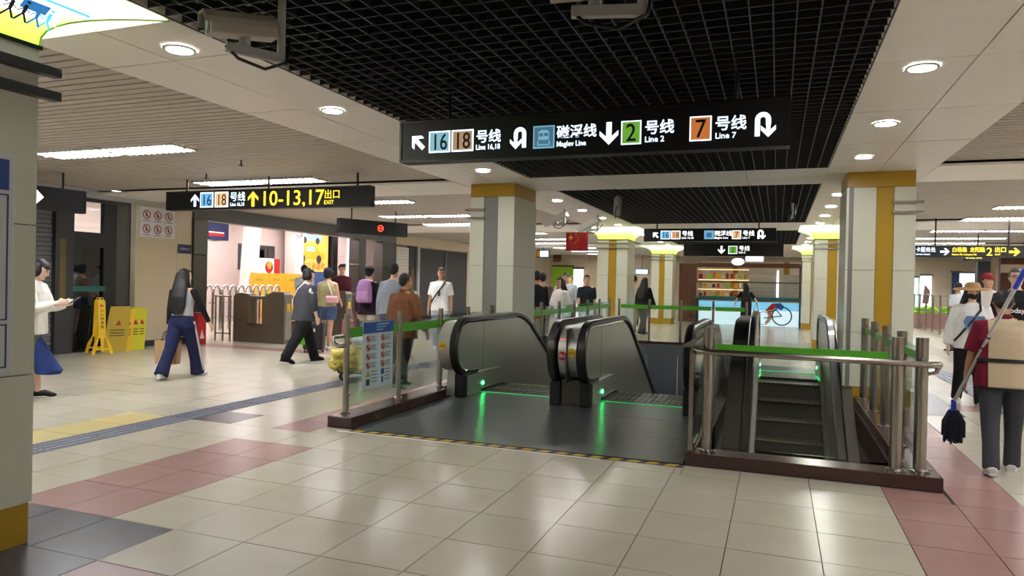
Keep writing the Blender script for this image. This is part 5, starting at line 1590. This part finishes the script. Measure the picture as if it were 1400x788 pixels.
# ---- woman looking at her phone, half behind the near column
w = person('person in white shirt and olive skirt reading a phone behind the near column', (-8.16, 5.79), -62, 1.62, legs=((4, 2), (-5, 4)), arms=((22, 4, 82, 24), (20, 4, 86, 26)), lean=4, nod=24,
           hair='bob', skin='skin_pale', top=dict(col=(222, 220, 210), name='shirt', sleeve=.92, loose=.045, hem=.80), bottom=dict(kind='skirt', col=(104, 106, 90), hem=.36, flare=.19), shoes=(22, 22, 24), face=True)
p = (w['grip'](1) + w['grip'](-1)) / 2
ph = w['world'](p)
t = thing('phone', 'dark phone held by the person in the white shirt', 'phone', tuple(ph + Vector((.06, .03, .015))), R(-62)); t.rotation_euler = (R(35), 0, R(-62))
MB().box(-.036, .036, -.075, .075, 0, .009).build('phone_body', 'black_plastic', t, bevel=.004); MB().box(-.032, .032, -.07, .07, .009, .0096).build('screen', 'lit_screen', t)
t = thing('navy_jacket', 'navy cloth hanging from the arm of the phone reader', 'jacket', (-8.09, 5.82, 0), R(-62))
b = MB(); b.rings([ring((.0, -.06, .82), .05, .04), ring((.0, .0, .66), .08, .07), ring((.0, .07, .46), .10, .12), ring((.0, .13, .33), .11, .15), ring((.0, .12, .29), .10, .13)]); b.build('cloth', cloth((36, 54, 108)), t, smooth=True)

# ---- long-haired woman walking with a paper bag
w = person('person with waist-long black hair, grey vest and striped navy track trousers', (-8.02, 7.90), 12, 1.60, legs=((-20, 12), (22, 4)), arms=((-4, 8, 6, 0), (8, 26, 14, 0)), lean=4, turn=-25, hair='long', skin='skin_pale',
           top=dict(col=(176, 178, 182), name='vest', sleeve=0, loose=.004, hem=1.0), bottom=dict(col=(30, 36, 70), loose=.026, hemr=.095), shoes=(226, 226, 224), face=True)
b = MB()
for q in (-1, 1):
    sh, el, wr, d1, d2 = w['A'][q]
    b.tube([tuple(sh + Vector((-.03 * q, -.0, .0))), tuple(sh), tuple((sh + el) / 2), tuple(el), tuple(el + d2 * .235)], [.06, .06, .052, .044, .034], 12)
fuse(w['sc'](b), 'sleeves', cloth((20, 20, 23)), w['t'], .012, 3)
for q in (-1, 1):
    h, k, an = w['J'][q][:3]
    for kk in range(3):
        off = .016 * (kk - 1)
        pts = [h + Vector((.115 * q, -.01 + off, .02)), (h + k) / 2 + Vector((.108 * q, off, 0)), k + Vector((.097 * q, off, 0)), (k + an) / 2 + Vector((.098 * q, off, 0)), an + Vector((.10 * q, off, .02))]
        b = MB(); b.tube([tuple(p_) for p_ in pts], .006, 6, ry=.006); w['sc'](b).build('side_stripe', cloth((214, 214, 216)), w['t'])
g = w['world'](w['grip'](-1))
t = thing('paper_bag', 'brown paper carrier bag in the hand of the long-haired person', 'bag', (g.x, g.y, g.z - .48), R(20))
mat('kraft', (172, 138, 96), .8, var=.06, bump=.2, bscale=6)
MB().prism([(-.15, 0), (.15, 0), (.17, .34), (-.17, .34)], 'y', -.06, .06).build('bag_body', 'kraft', t)
for y in (-.05, .05): MB().tube([(-.07, y, .34), (-.05, y * .4, .46), (.0, 0, .49), (.05, y * .4, .46), (.07, y, .34)], .006, 6).build('bag_handle', 'black_plastic', t)

# ---- person in loose charcoal jacket
w = person('person in loose charcoal jacket with white shoulder stripe and black trousers', (-7.75, 10.35), -20, 1.69, legs=((24, 6), (-26, 10)), arms=((-6, 10, 16, 0), (-2, 14, 20, 8)), lean=5, turn=-20, nod=6, hair='bob', hair_m='hair_black', skin='skin_pale',
           top=dict(col=(66, 67, 72), name='jacket', sleeve=.78, loose=.055, hem=.78), bottom=dict(col=(20, 21, 24), loose=.035, hemr=.075), shoes=(20, 20, 22), soles=(30, 30, 30))
TPf = w['TP']
strap(w, [TPf(.20, -.06, 1.36), TPf(.24, -.085, 1.31), TPf(.262, -.04, 1.27)], cloth((222, 222, 220)), .028, .01, 'shoulder_stripe')
strap(w, [TPf(.05, -.10, 1.44), TPf(-.03, -.155, 1.34), TPf(-.12, -.17, 1.18), TPf(-.20, -.13, 1.05)], cloth((222, 222, 220)), .013, .006, 'bag_strap')
g = w['world'](w['grip'](-1))
t = thing('green_bag', 'small lime green bag carried by the charcoal jacket person', 'bag', (g.x + .02, g.y, g.z - .42), R(30))
mat('lime_bag', (128, 220, 40), .5)
MB().prism([(-.10, 0), (.10, 0), (.09, .30), (-.09, .30)], 'y', -.04, .04).build('bag_body', 'lime_bag', t)
MB().tube([(-.05, 0, .30), (-.03, 0, .41), (.03, 0, .41), (.05, 0, .30)], .008, 6).build('bag_handle', 'lime_bag', t)

# ---- woman in olive vest, cap and denim shorts, with dark suitcase
w = person('person in olive knit vest, navy cap and denim shorts at the gates', (-8.72, 12.4), 14, 1.68, legs=((6, 2), (-6, 4)), arms=((10, 6, 60, 20), (10, 10, 50, 10)), hair='bob', skin='skin', turn=-14, extra=dict(cap=(28, 32, 56)),
           top=dict(col=(150, 146, 104), name='knit_vest', sleeve=.0, loose=.03, hem=.90), bottom=dict(kind='shorts', col=(66, 82, 116), len=.62, loose=.03), shoes=(226, 224, 220))
TPf = w['TP']
strap(w, [TPf(.02, -.09, 1.44), TPf(.10, -.155, 1.30), TPf(.16, -.15, 1.14)], cloth((226, 200, 196)), .014, .006, 'bag_strap')
g = w['world'](TPf(.17, -.17, 1.06))
t = thing('shoulder_bag', 'small pink patterned shoulder bag on the olive vest', 'bag', tuple(g - Vector((0, 0, .08))), R(14))
MB().box(-.13, .13, -.05, .05, 0, .15).build('bag_body', cloth((206, 150, 158)), t, bevel=.03); MB().box(-.12, .12, -.052, .052, .11, .125).build('zip', 'white_paint', t)
t = thing('suitcase', 'black wheeled suitcase standing between charcoal jacket and olive vest', 'suitcase', (-8.62, 11.85, 0), R(20))
MB().box(-.2, .2, -.13, .13, .06, .62).build('shell', 'black_plastic', t, bevel=.04)
for x in (-.15, .15):
    for y in (-.09, .09): MB().tube([(x - .012, y, .03), (x + .012, y, .03)], .03, 12).build('wheel', 'rubber', t)
MB().tube([(-.09, .1, .62), (-.09, .1, .92), (.09, .1, .92), (.09, .1, .62)], .01, 8).build('pull_handle', 'steel', t)
MB().box(-.05, .05, -.135, -.13, .42, .48).build('badge', 'white_paint', t)

# ---- people at the gates
person('person in light grey top passing the first gates beside the tall poster', (-11.05, 14.75), 60, 1.80, vox=.016, hair='short', top=dict(col=(176, 180, 186), sleeve=.4, loose=.03), bottom=dict(col=(40, 42, 50)), turn=-40)
person('person in maroon sweater behind the ticket gates facing the hall', (-10.85, 16.06), 220, 1.86, vox=.014, hair='curly', nod=12, face=True, arms=((12, 6, 50, 10), (12, 6, 50, 10)), top=dict(col=(74, 24, 34), name='sweater', sleeve=1.0, loose=.04), bottom=dict(col=(150, 150, 148), loose=.03))
w = person('person in dark cap with lilac backpack queueing at the gates', (-7.42, 11.9), 12, 1.72, hair='short', extra=dict(cap=(22, 22, 26)), arms=((0, 8, 10, 0), (4, 8, 12, 0)), top=dict(col=(42, 26, 38), name='jacket', sleeve=1.0, loose=.035), bottom=dict(col=(170, 160, 150)), shoes=(200, 200, 200))
g = w['world'](w['TP'](0, -.24, 1.02))
t = thing('backpack', 'lilac backpack on the person in the dark cap', 'backpack', tuple(g), R(12))
b = MB(); b.rings([ring((0, 0, 0), .14, .08), ring((0, -.02, .06), .16, .11), ring((0, -.01, .28), .15, .10), ring((0, .02, .42), .11, .07), ring((0, .03, .45), .05, .03)]); b.build('pack', cloth((160, 118, 166)), t, smooth=True)
b = MB(); b.rings([ring((0, -.09, .04), .11, .04), ring((0, -.11, .10), .12, .05), ring((0, -.09, .22), .10, .04)]); b.build('front_pocket', cloth((176, 136, 180)), t, smooth=True)
for x in (-.1, .1): MB().tube([(x, .05, .40), (x * 1.1, .17, .42), (x * 1.2, .33, .30), (x * 1.25, .31, .12)], .02, 8, ry=.008).build('shoulder_strap', cloth((140, 96, 146)), t)
t = thing('pink_tote', 'dusty pink tote hanging beside the lilac backpack', 'bag', (-7.62, 11.55, .38), R(12))
MB().prism([(-.14, 0), (.14, 0), (.12, .32), (-.12, .32)], 'y', -.05, .05).build('bag_body', cloth((186, 110, 122)), t, bevel=.015); MB().tube([(-.08, 0, .32), (-.03, 0, .58), (.03, 0, .58), (.08, 0, .32)], .01, 8).build('bag_handle', cloth((186, 110, 122)), t)

# ---- couple beside the glass rail
person('tall person in grey sweatshirt walking beyond the notice board', (-6.05, 10.45), 2, 1.76, hair='short', legs=((14, 6), (-14, 10)), arms=((-4, 10, 10, 0), (6, 8, 18, 6)), top=dict(col=(128, 134, 142), name='sweatshirt', sleeve=1.0, loose=.04, hem=.88), bottom=dict(col=(70, 84, 108), loose=.028), shoes=(190, 186, 180))
w = person('person in brown jacket and black trousers walking along the glass rail', (-4.78, 8.55), -12, 1.56, wide=1.12, hair='short', legs=((14, 8), (-12, 8)), arms=((-4, 8, 12, 0), (6, 20, 16, 0)), turn=-24, skin='skin_tan', top=dict(col=(122, 80, 52), name='jacket', sleeve=1.0, loose=.05, hem=.76, collar=(112, 72, 46)), bottom=dict(col=(26, 26, 29), loose=.03), shoes=(130, 130, 128), face=True)

# ---- luggage trolley with yellow sack
t = thing('luggage_trolley', 'folding black trolley with small wheels under the yellow sack', 'trolley', (-5.75, 9.0, 0), R(-62))
for q in (-1, 1):
    MB().tube([(.17 * q, -.32, .30), (.17 * q, -.28, .12), (.17 * q, .28, .10), (.17 * q, .36, .14)], .012, 8).build('side_rail', 'black_metal', t, smooth=True)
    MB().tube([(.17 * q - .02, -.20, .07), (.17 * q + .02, -.20, .07)], .07, 16).build('wheel', 'rubber', t); MB().tube([(.17 * q - .022, -.20, .07), (.17 * q + .022, -.20, .07)], .03, 12).build('hub', 'mid_grey', t)
    MB().tube([(.17 * q - .02, .25, .06), (.17 * q + .02, .25, .06)], .06, 16).build('wheel', 'rubber', t)
for k in range(5): MB().tube([(-.17 + .085 * k, -.32, .30), (-.17 + .085 * k, -.28, .11)], .008, 6).build('guard_bar', 'black_metal', t)
MB().tube([(-.17, -.32, .30), (.17, -.32, .30)], .012, 8).build('guard_top', 'black_metal', t)
for k in range(4): MB().box(-.17, .17, -.25 + .15 * k, -.21 + .15 * k, .10, .115).build('deck_slat', 'black_metal', t)
MB().tube([(-.14, .36, .14), (-.14, .62, .86), (.14, .62, .86), (.14, .36, .14)], .011, 8).build('pull_handle', 'steel', t, smooth=True)
t = thing('yellow_sack', 'bulging yellow carrier sack on the trolley behind the glass', 'sack', (-5.75, 9.0, .12), R(-62))
b = MB(); b.ell((0, -.08, .17), (.27, .36, .18), 20); b.ell((0, .16, .24), (.22, .24, .20), 16); b.ell((-.05, -.30, .10), (.2, .16, .10), 12)
for k in range(14): b.ell((.2 * math.cos(k * 2.1), -.05 + .3 * math.sin(k * 1.7), .18 + .10 * math.sin(k * 3.3)), (.09, .10, .08), 10)
o = fuse(b, 'sack_body', cloth((200, 186, 92), .4, 1.0), t, .014, 2); dtx = bpy.data.textures.new('crumple', 'CLOUDS'); dtx.noise_scale = .09; dm = o.modifiers.new('crumple', 'DISPLACE'); dm.texture = dtx; dm.strength = .09; dm.mid_level = .5
MB().tube([(-.1, -.2, .33), (-.06, -.05, .40), (.0, .05, .42), (.04, .2, .42)], .012, 8).build('sack_tie', cloth((230, 224, 150)), t)
t = thing('white_bundle', 'pale blue and white bundle piled on the yellow sack', 'bundle', (-5.62, 9.1, .50), R(-62))
b = MB(); b.ell((0, 0, .08), (.24, .28, .12), 16); b.ell((.05, .18, .14), (.16, .16, .12), 12); fuse(b, 'bundle_body', cloth((204, 218, 224), .5, 1.0), t, .02, 3)
MB().tube([(-.2, -.1, .12), (0, -.05, .2), (.2, 0, .12)], .012, 8).build('bundle_cord', 'white_paint', t)

# ---- man in white t-shirt facing the camera
w = person('person in white t-shirt with black crossbody strap by the dark shutters', (-6.75, 13.7), 195, 1.74, vox=.014, hair='short', skin='skin_tan', legs=((2, 2), (-3, 4)), arms=((2, 10, 14, 0), (2, 10, 10, 0)), nod=4, turn=14, face=True, top=dict(col=(232, 232, 230), name='t_shirt', sleeve=.42, loose=.035, hem=.82), bottom=dict(col=(176, 186, 196), loose=.03), shoes=(220, 220, 220))
TPf = w['TP']
strap(w, [TPf(-.10, .02, 1.44), TPf(-.08, .12, 1.38), TPf(.02, .155, 1.24), TPf(.13, .15, 1.08), TPf(.18, .10, 1.0)], 'black_plastic', .018, .008, 'crossbody_strap')
strap(w, [TPf(.005, .16, 1.25), TPf(.0, .165, 1.2), TPf(.01, .165, 1.14)], 'black_plastic', .02, .01, 'strap_pouch')

# ---- crowd behind the mid column
C = [('person in black shirt half hidden by the mid column', (-4.72, 14.1), 20, 1.72, dict(col=(20, 22, 26)), dict(col=(30, 30, 34)), 'short', False),
     ('person in taupe t-shirt seen from behind past the mid column', (-4.95, 15.2), 10, 1.70, dict(col=(98, 80, 74), sleeve=.45, loose=.04), dict(col=(50, 50, 56)), 'short', False),
     ('person in open pale shirt facing the camera in the crowd', (-4.72, 16.2), 195, 1.72, dict(col=(206, 208, 218), sleeve=1.0, loose=.04), dict(col=(60, 64, 76)), 'short', True),
     ('person in white top with shoulder-length black hair in the crowd', (-4.43, 14.9), 150, 1.60, dict(col=(230, 228, 224), sleeve=.6, loose=.04), dict(kind='skirt', col=(206, 208, 210), hem=.5, flare=.2), 'long', True),
     ('person in dark t-shirt behind the white-topped person', (-4.5, 17.4), 200, 1.70, dict(col=(34, 38, 46), sleeve=.45), dict(col=(196, 194, 190)), 'short', True),
     ('person in grey behind the crowd near the lime capital', (-5.6, 21.5), 190, 1.68, dict(col=(120, 126, 134)), dict(col=(70, 70, 74)), 'short', True),
     ('person with black hair deep in the crowd below the green panel', (-6.9, 21.0), 170, 1.66, dict(col=(40, 40, 44)), dict(col=(40, 44, 52)), 'bob', False),
     ('person in pale blue far behind the crowd', (-7.2, 25.5), 180, 1.74, dict(col=(150, 180, 196)), dict(col=(60, 60, 70)), 'short', False),
     ('person in beige beside the lime capital column', (-4.25, 22.4), -10, 1.78, dict(col=(170, 158, 140), sleeve=.45), dict(col=(150, 140, 120), loose=.03), 'short', False),
     ('person in white far beyond the lime capital column', (-4.9, 26.0), 10, 1.76, dict(col=(226, 226, 226)), dict(col=(40, 40, 44)), 'short', False),
     ('person in black with long hair between the lime capital columns', (-3.72, 21.2), -30, 1.70, dict(col=(18, 18, 22), loose=.06), dict(col=(86, 86, 86), loose=.03), 'long', False)]
for (lab, loc, hd, H, tp, bt, hr, fc) in C:
    person(lab, loc, hd, H, vox=.018, hair=hr, face=fc, top=tp, bottom=bt, skin='skin' if hd > 90 else 'skin_tan', shoes=(40, 40, 44))
# ---- woman at the top of the up escalator
person('person in black with long hair leaning by the top of the ascending escalator', (-1.02, 26.2), 0, 1.58, vox=.016, hair='long', legs=((4, 2), (-4, 2)), arms=((10, 34, 20, 0), (10, 34, 20, 0)), top=dict(col=(26, 26, 30), sleeve=.4, loose=.02, hem=.86), bottom=dict(kind='skirt', col=(20, 20, 24), hem=.5, flare=.2), skin='skin_pale')
t = thing('handbag', 'pale handbag beside the person in black at the far end', 'bag', (-.68, 26.2, .42), 0); MB().prism([(-.14, 0), (.14, 0), (.1, .26), (-.1, .26)], 'y', -.05, .05).build('bag_body', 'kraft', t, bevel=.01); MB().tube([(-.08, 0, .26), (0, 0, .5), (.08, 0, .26)], .008, 6).build('bag_handle', 'black_plastic', t)

# ---- cleaner with long-handled dustpan brush
def cleaner_mat():
    m = mat('uniform_beige', (198, 180, 150), .8, bump=.5, bscale=7, spec=.25)
    nt = m.node_tree; b = nt.nodes['Principled BSDF']
    tc = nt.nodes.new('ShaderNodeTexCoord'); sp = nt.nodes.new('ShaderNodeSeparateXYZ'); nt.links.new(tc.outputs['Object'], sp.inputs[0])
    lt = nt.nodes.new('ShaderNodeMath'); lt.operation = 'LESS_THAN'; lt.inputs[1].default_value = -.115; nt.links.new(sp.outputs['X'], lt.inputs[0])
    mx = nt.nodes.new('ShaderNodeMix'); mx.data_type = 'RGBA'; mx.inputs[6].default_value = lin((198, 180, 150)); mx.inputs[7].default_value = lin((112, 22, 44))
    nt.links.new(lt.outputs[0], mx.inputs[0]); nt.links.new(mx.outputs[2], b.inputs['Base Color'])
cleaner_mat()
w = person('cleaner in beige and maroon polo shirt walking away with a long mop', (1.75, 6.85), -8, 1.50, vox=.011, wide=1.06, hair='short', skin='skin_tan', legs=((-10, 14), (14, 8)), arms=((2, 14, 8, 0), (-2, 12, 20, 0)), nod=20, lean=6,
           top=dict(mat='uniform_beige', name='polo_shirt', sleeve=.45, loose=.045, hem=.80, collar=(112, 22, 44)), bottom=dict(col=(64, 66, 72), loose=.014, hemr=.066), shoes=(214, 212, 208))
TPf = w['TP']
b = MB(); rr = [[tuple(TPf(q[0], q[1] - .006, z)) for q in ring((0, 0, 0), .218, .162, 24, 2.5)] for z in (1.03, 1.065)]; b.rings(rr); b.build('waist_band', 'black_plastic', w['t'], smooth=True)
g = w['world'](w['grip'](-1))
top_p = Vector((1.80, 6.55, 1.66)); low_p = g + (g - top_p).normalized() * .12
low_p = Vector((g.x - .02, g.y - .02, g.z)) 
dirv = (low_p - top_p).normalized()
end = top_p + dirv * ((low_p - top_p).length + .16)
t = thing('mop', 'long aluminium mop with blue grip and navy mop head held by the cleaner', 'mop', tuple(end)); o0 = end
mat('chrome_pole', (206, 206, 204), .35, .6); mat('mop_blue', (36, 66, 186), .45); mat('mop_navy', (16, 18, 42), .9, bump=1.0, bscale=60)
MB().tube([tuple(top_p + dirv * .16 - o0), tuple(end - o0)], .015, 12).build('pole', 'chrome_pole', t, smooth=True)
MB().tube([tuple(top_p - o0), tuple(top_p + dirv * .02 - o0), tuple(top_p + dirv * .17 - o0)], [.016, .021, .019], 12).build('grip', 'mop_blue', t, smooth=True)
for q in (.62, .72): MB().tube([tuple(top_p + dirv * q - o0), tuple(top_p + dirv * (q + .012) - o0)], .018, 12).build('pole_ring', 'black_plastic', t)
MB().tube([(0, 0, .02), (0, 0, -.05), (0, 0, -.09)], [.02, .022, .03], 12).build('socket', 'mop_blue', t, smooth=True)
b = MB()
for k in range(46):
    a = k * 2.39; r_ = .055 * math.sqrt((k + .5) / 46)
    x0, y0 = r_ * .6 * math.cos(a), r_ * .6 * math.sin(a); x1, y1 = r_ * 1.5 * math.cos(a), r_ * 1.3 * math.sin(a)
    b.tube([(x0, y0, -.07), (x1, y1, -.17), (x1 * 1.05, y1 * 1.05, -.32 + .03 * math.sin(k * 1.7))], [.008, .012, .009], 6)
o = b.build('mop_strands', 'mop_navy', t, smooth=True); o['kind'] = 'stuff'

# ---- woman in straw hat
w = person('person in straw hat, black mask and white sweatshirt walking toward the camera', (2.36, 10.7), 184, 1.58, vox=.013, hair='long', skin='skin_pale', legs=((12, 6), (-10, 12)), arms=((6, 12, 14, 0), (-4, 14, 10, 0)), nod=4, face=True,
           top=dict(col=(222, 222, 220), name='sweatshirt', sleeve=1.0, loose=.05, hem=.82), bottom=dict(col=(24, 24, 28), loose=.02), shoes=(220, 220, 220))
HPf, TPf = w['HP'], w['TP']
b = MB(); rr = []
for z, r in ((.040, .235), (.046, .23), (.062, .10), (.10, .092), (.128, .07), (.136, .02)):
    rr.append([tuple(HPf(q[0], q[1] - .01, z - .012 * (abs(q[0]) / .2) ** 2 * (1 if r > .15 else 0))) for q in ring((0, 0, 0), r, r * 1.05, 24)])
b.rings(rr)
mat('straw', (178, 140, 92), .8, var=.1, vscale=30, bump=.5, bscale=90)
b.build('straw_hat', 'straw', w['t'], smooth=True)
b = MB(); b.rings([[tuple(HPf(q[0], q[1] + yo, z)) for q in ring((0, 0, 0), rx, ry, 16)] for z, rx, ry, yo in ((-.105, .035, .05, .03), (-.07, .06, .078, .026), (-.02, .066, .088, .014))]); b.build('face_mask', 'black_plastic', w['t'], smooth=True)
strap(w, [TPf(-.09, .04, 1.44), TPf(-.07, .145, 1.36), TPf(.05, .185, 1.2), TPf(.17, .16, 1.02), TPf(.22, .08, .92)], 'black_plastic', .014, .007, 'crossbody_strap')
b = MB(); b.prism([(-.10, 1.17), (.10, 1.17), (.13, 1.10), (.10, 1.0), (-.10, 1.0), (-.13, 1.10)], 'y', .172, .18); b.build('printed_figure', cloth((92, 116, 150)), w['t'])

# ---- man in black t-shirt with glasses
w = person('person in black t-shirt with white script and glasses behind the cleaner', (2.92, 11.0), 176, 1.78, vox=.013, hair='short', hair_m='hair_grey', skin='skin_pale', face=True, legs=((8, 4), (-8, 8)), arms=((8, 14, 50, 10), (4, 10, 12, 0)), extra=None,
           top=dict(col=(24, 24, 27), name='t_shirt', sleeve=.5, loose=.045, hem=.80), bottom=dict(col=(40, 44, 54), loose=.03), shoes=(60, 60, 64))
HPf, TPf = w['HP'], w['TP']
for q in (-1, 1):
    b = MB(); n = 16; c = HPf(.033 * q, .098, .012)
    rr = [[(c.x + r_ * 1.15 * math.cos(2 * math.pi * k / n), c.y + dy, c.z + r_ * math.sin(2 * math.pi * k / n)) for k in range(n)] for r_, dy in ((.025, 0), (.025, .004), (.021, .004), (.021, 0))]
    b.rings(rr + [rr[0]], caps=False); b.build('glasses_rim', 'black_plastic', w['t'])
    MB().tube([tuple(HPf(.06 * q, .095, .018)), tuple(HPf(.078 * q, .0, .016))], .003, 6).build('glasses_arm', 'black_plastic', w['t'])
letters('Today', .085, 'white_paint', w['t'], .14, .172, 1.22, rot=(0, 0, R(180)), bold=.002); letters('style', .085, 'white_paint', w['t'], .12, .178, 1.08, rot=(0, 0, R(180)), bold=.002)
# ---- people further along the aisle
person('person in red cap passing behind the straw hat', (3.45, 14.6), 190, 1.80, vox=.016, hair='short', extra=dict(cap=(150, 40, 44)), face=True, skin='skin', top=dict(col=(206, 200, 192), sleeve=.45), bottom=dict(col=(60, 60, 66)), arms=((30, 20, 110, 20), (0, 8, 10, 0)))
person('person in pale shirt far off beside the steel fence', (4.15, 20.0), 20, 1.70, vox=.018, hair='short', skin='skin_tan', top=dict(col=(196, 200, 210), sleeve=.45, loose=.035), bottom=dict(col=(60, 60, 66)))
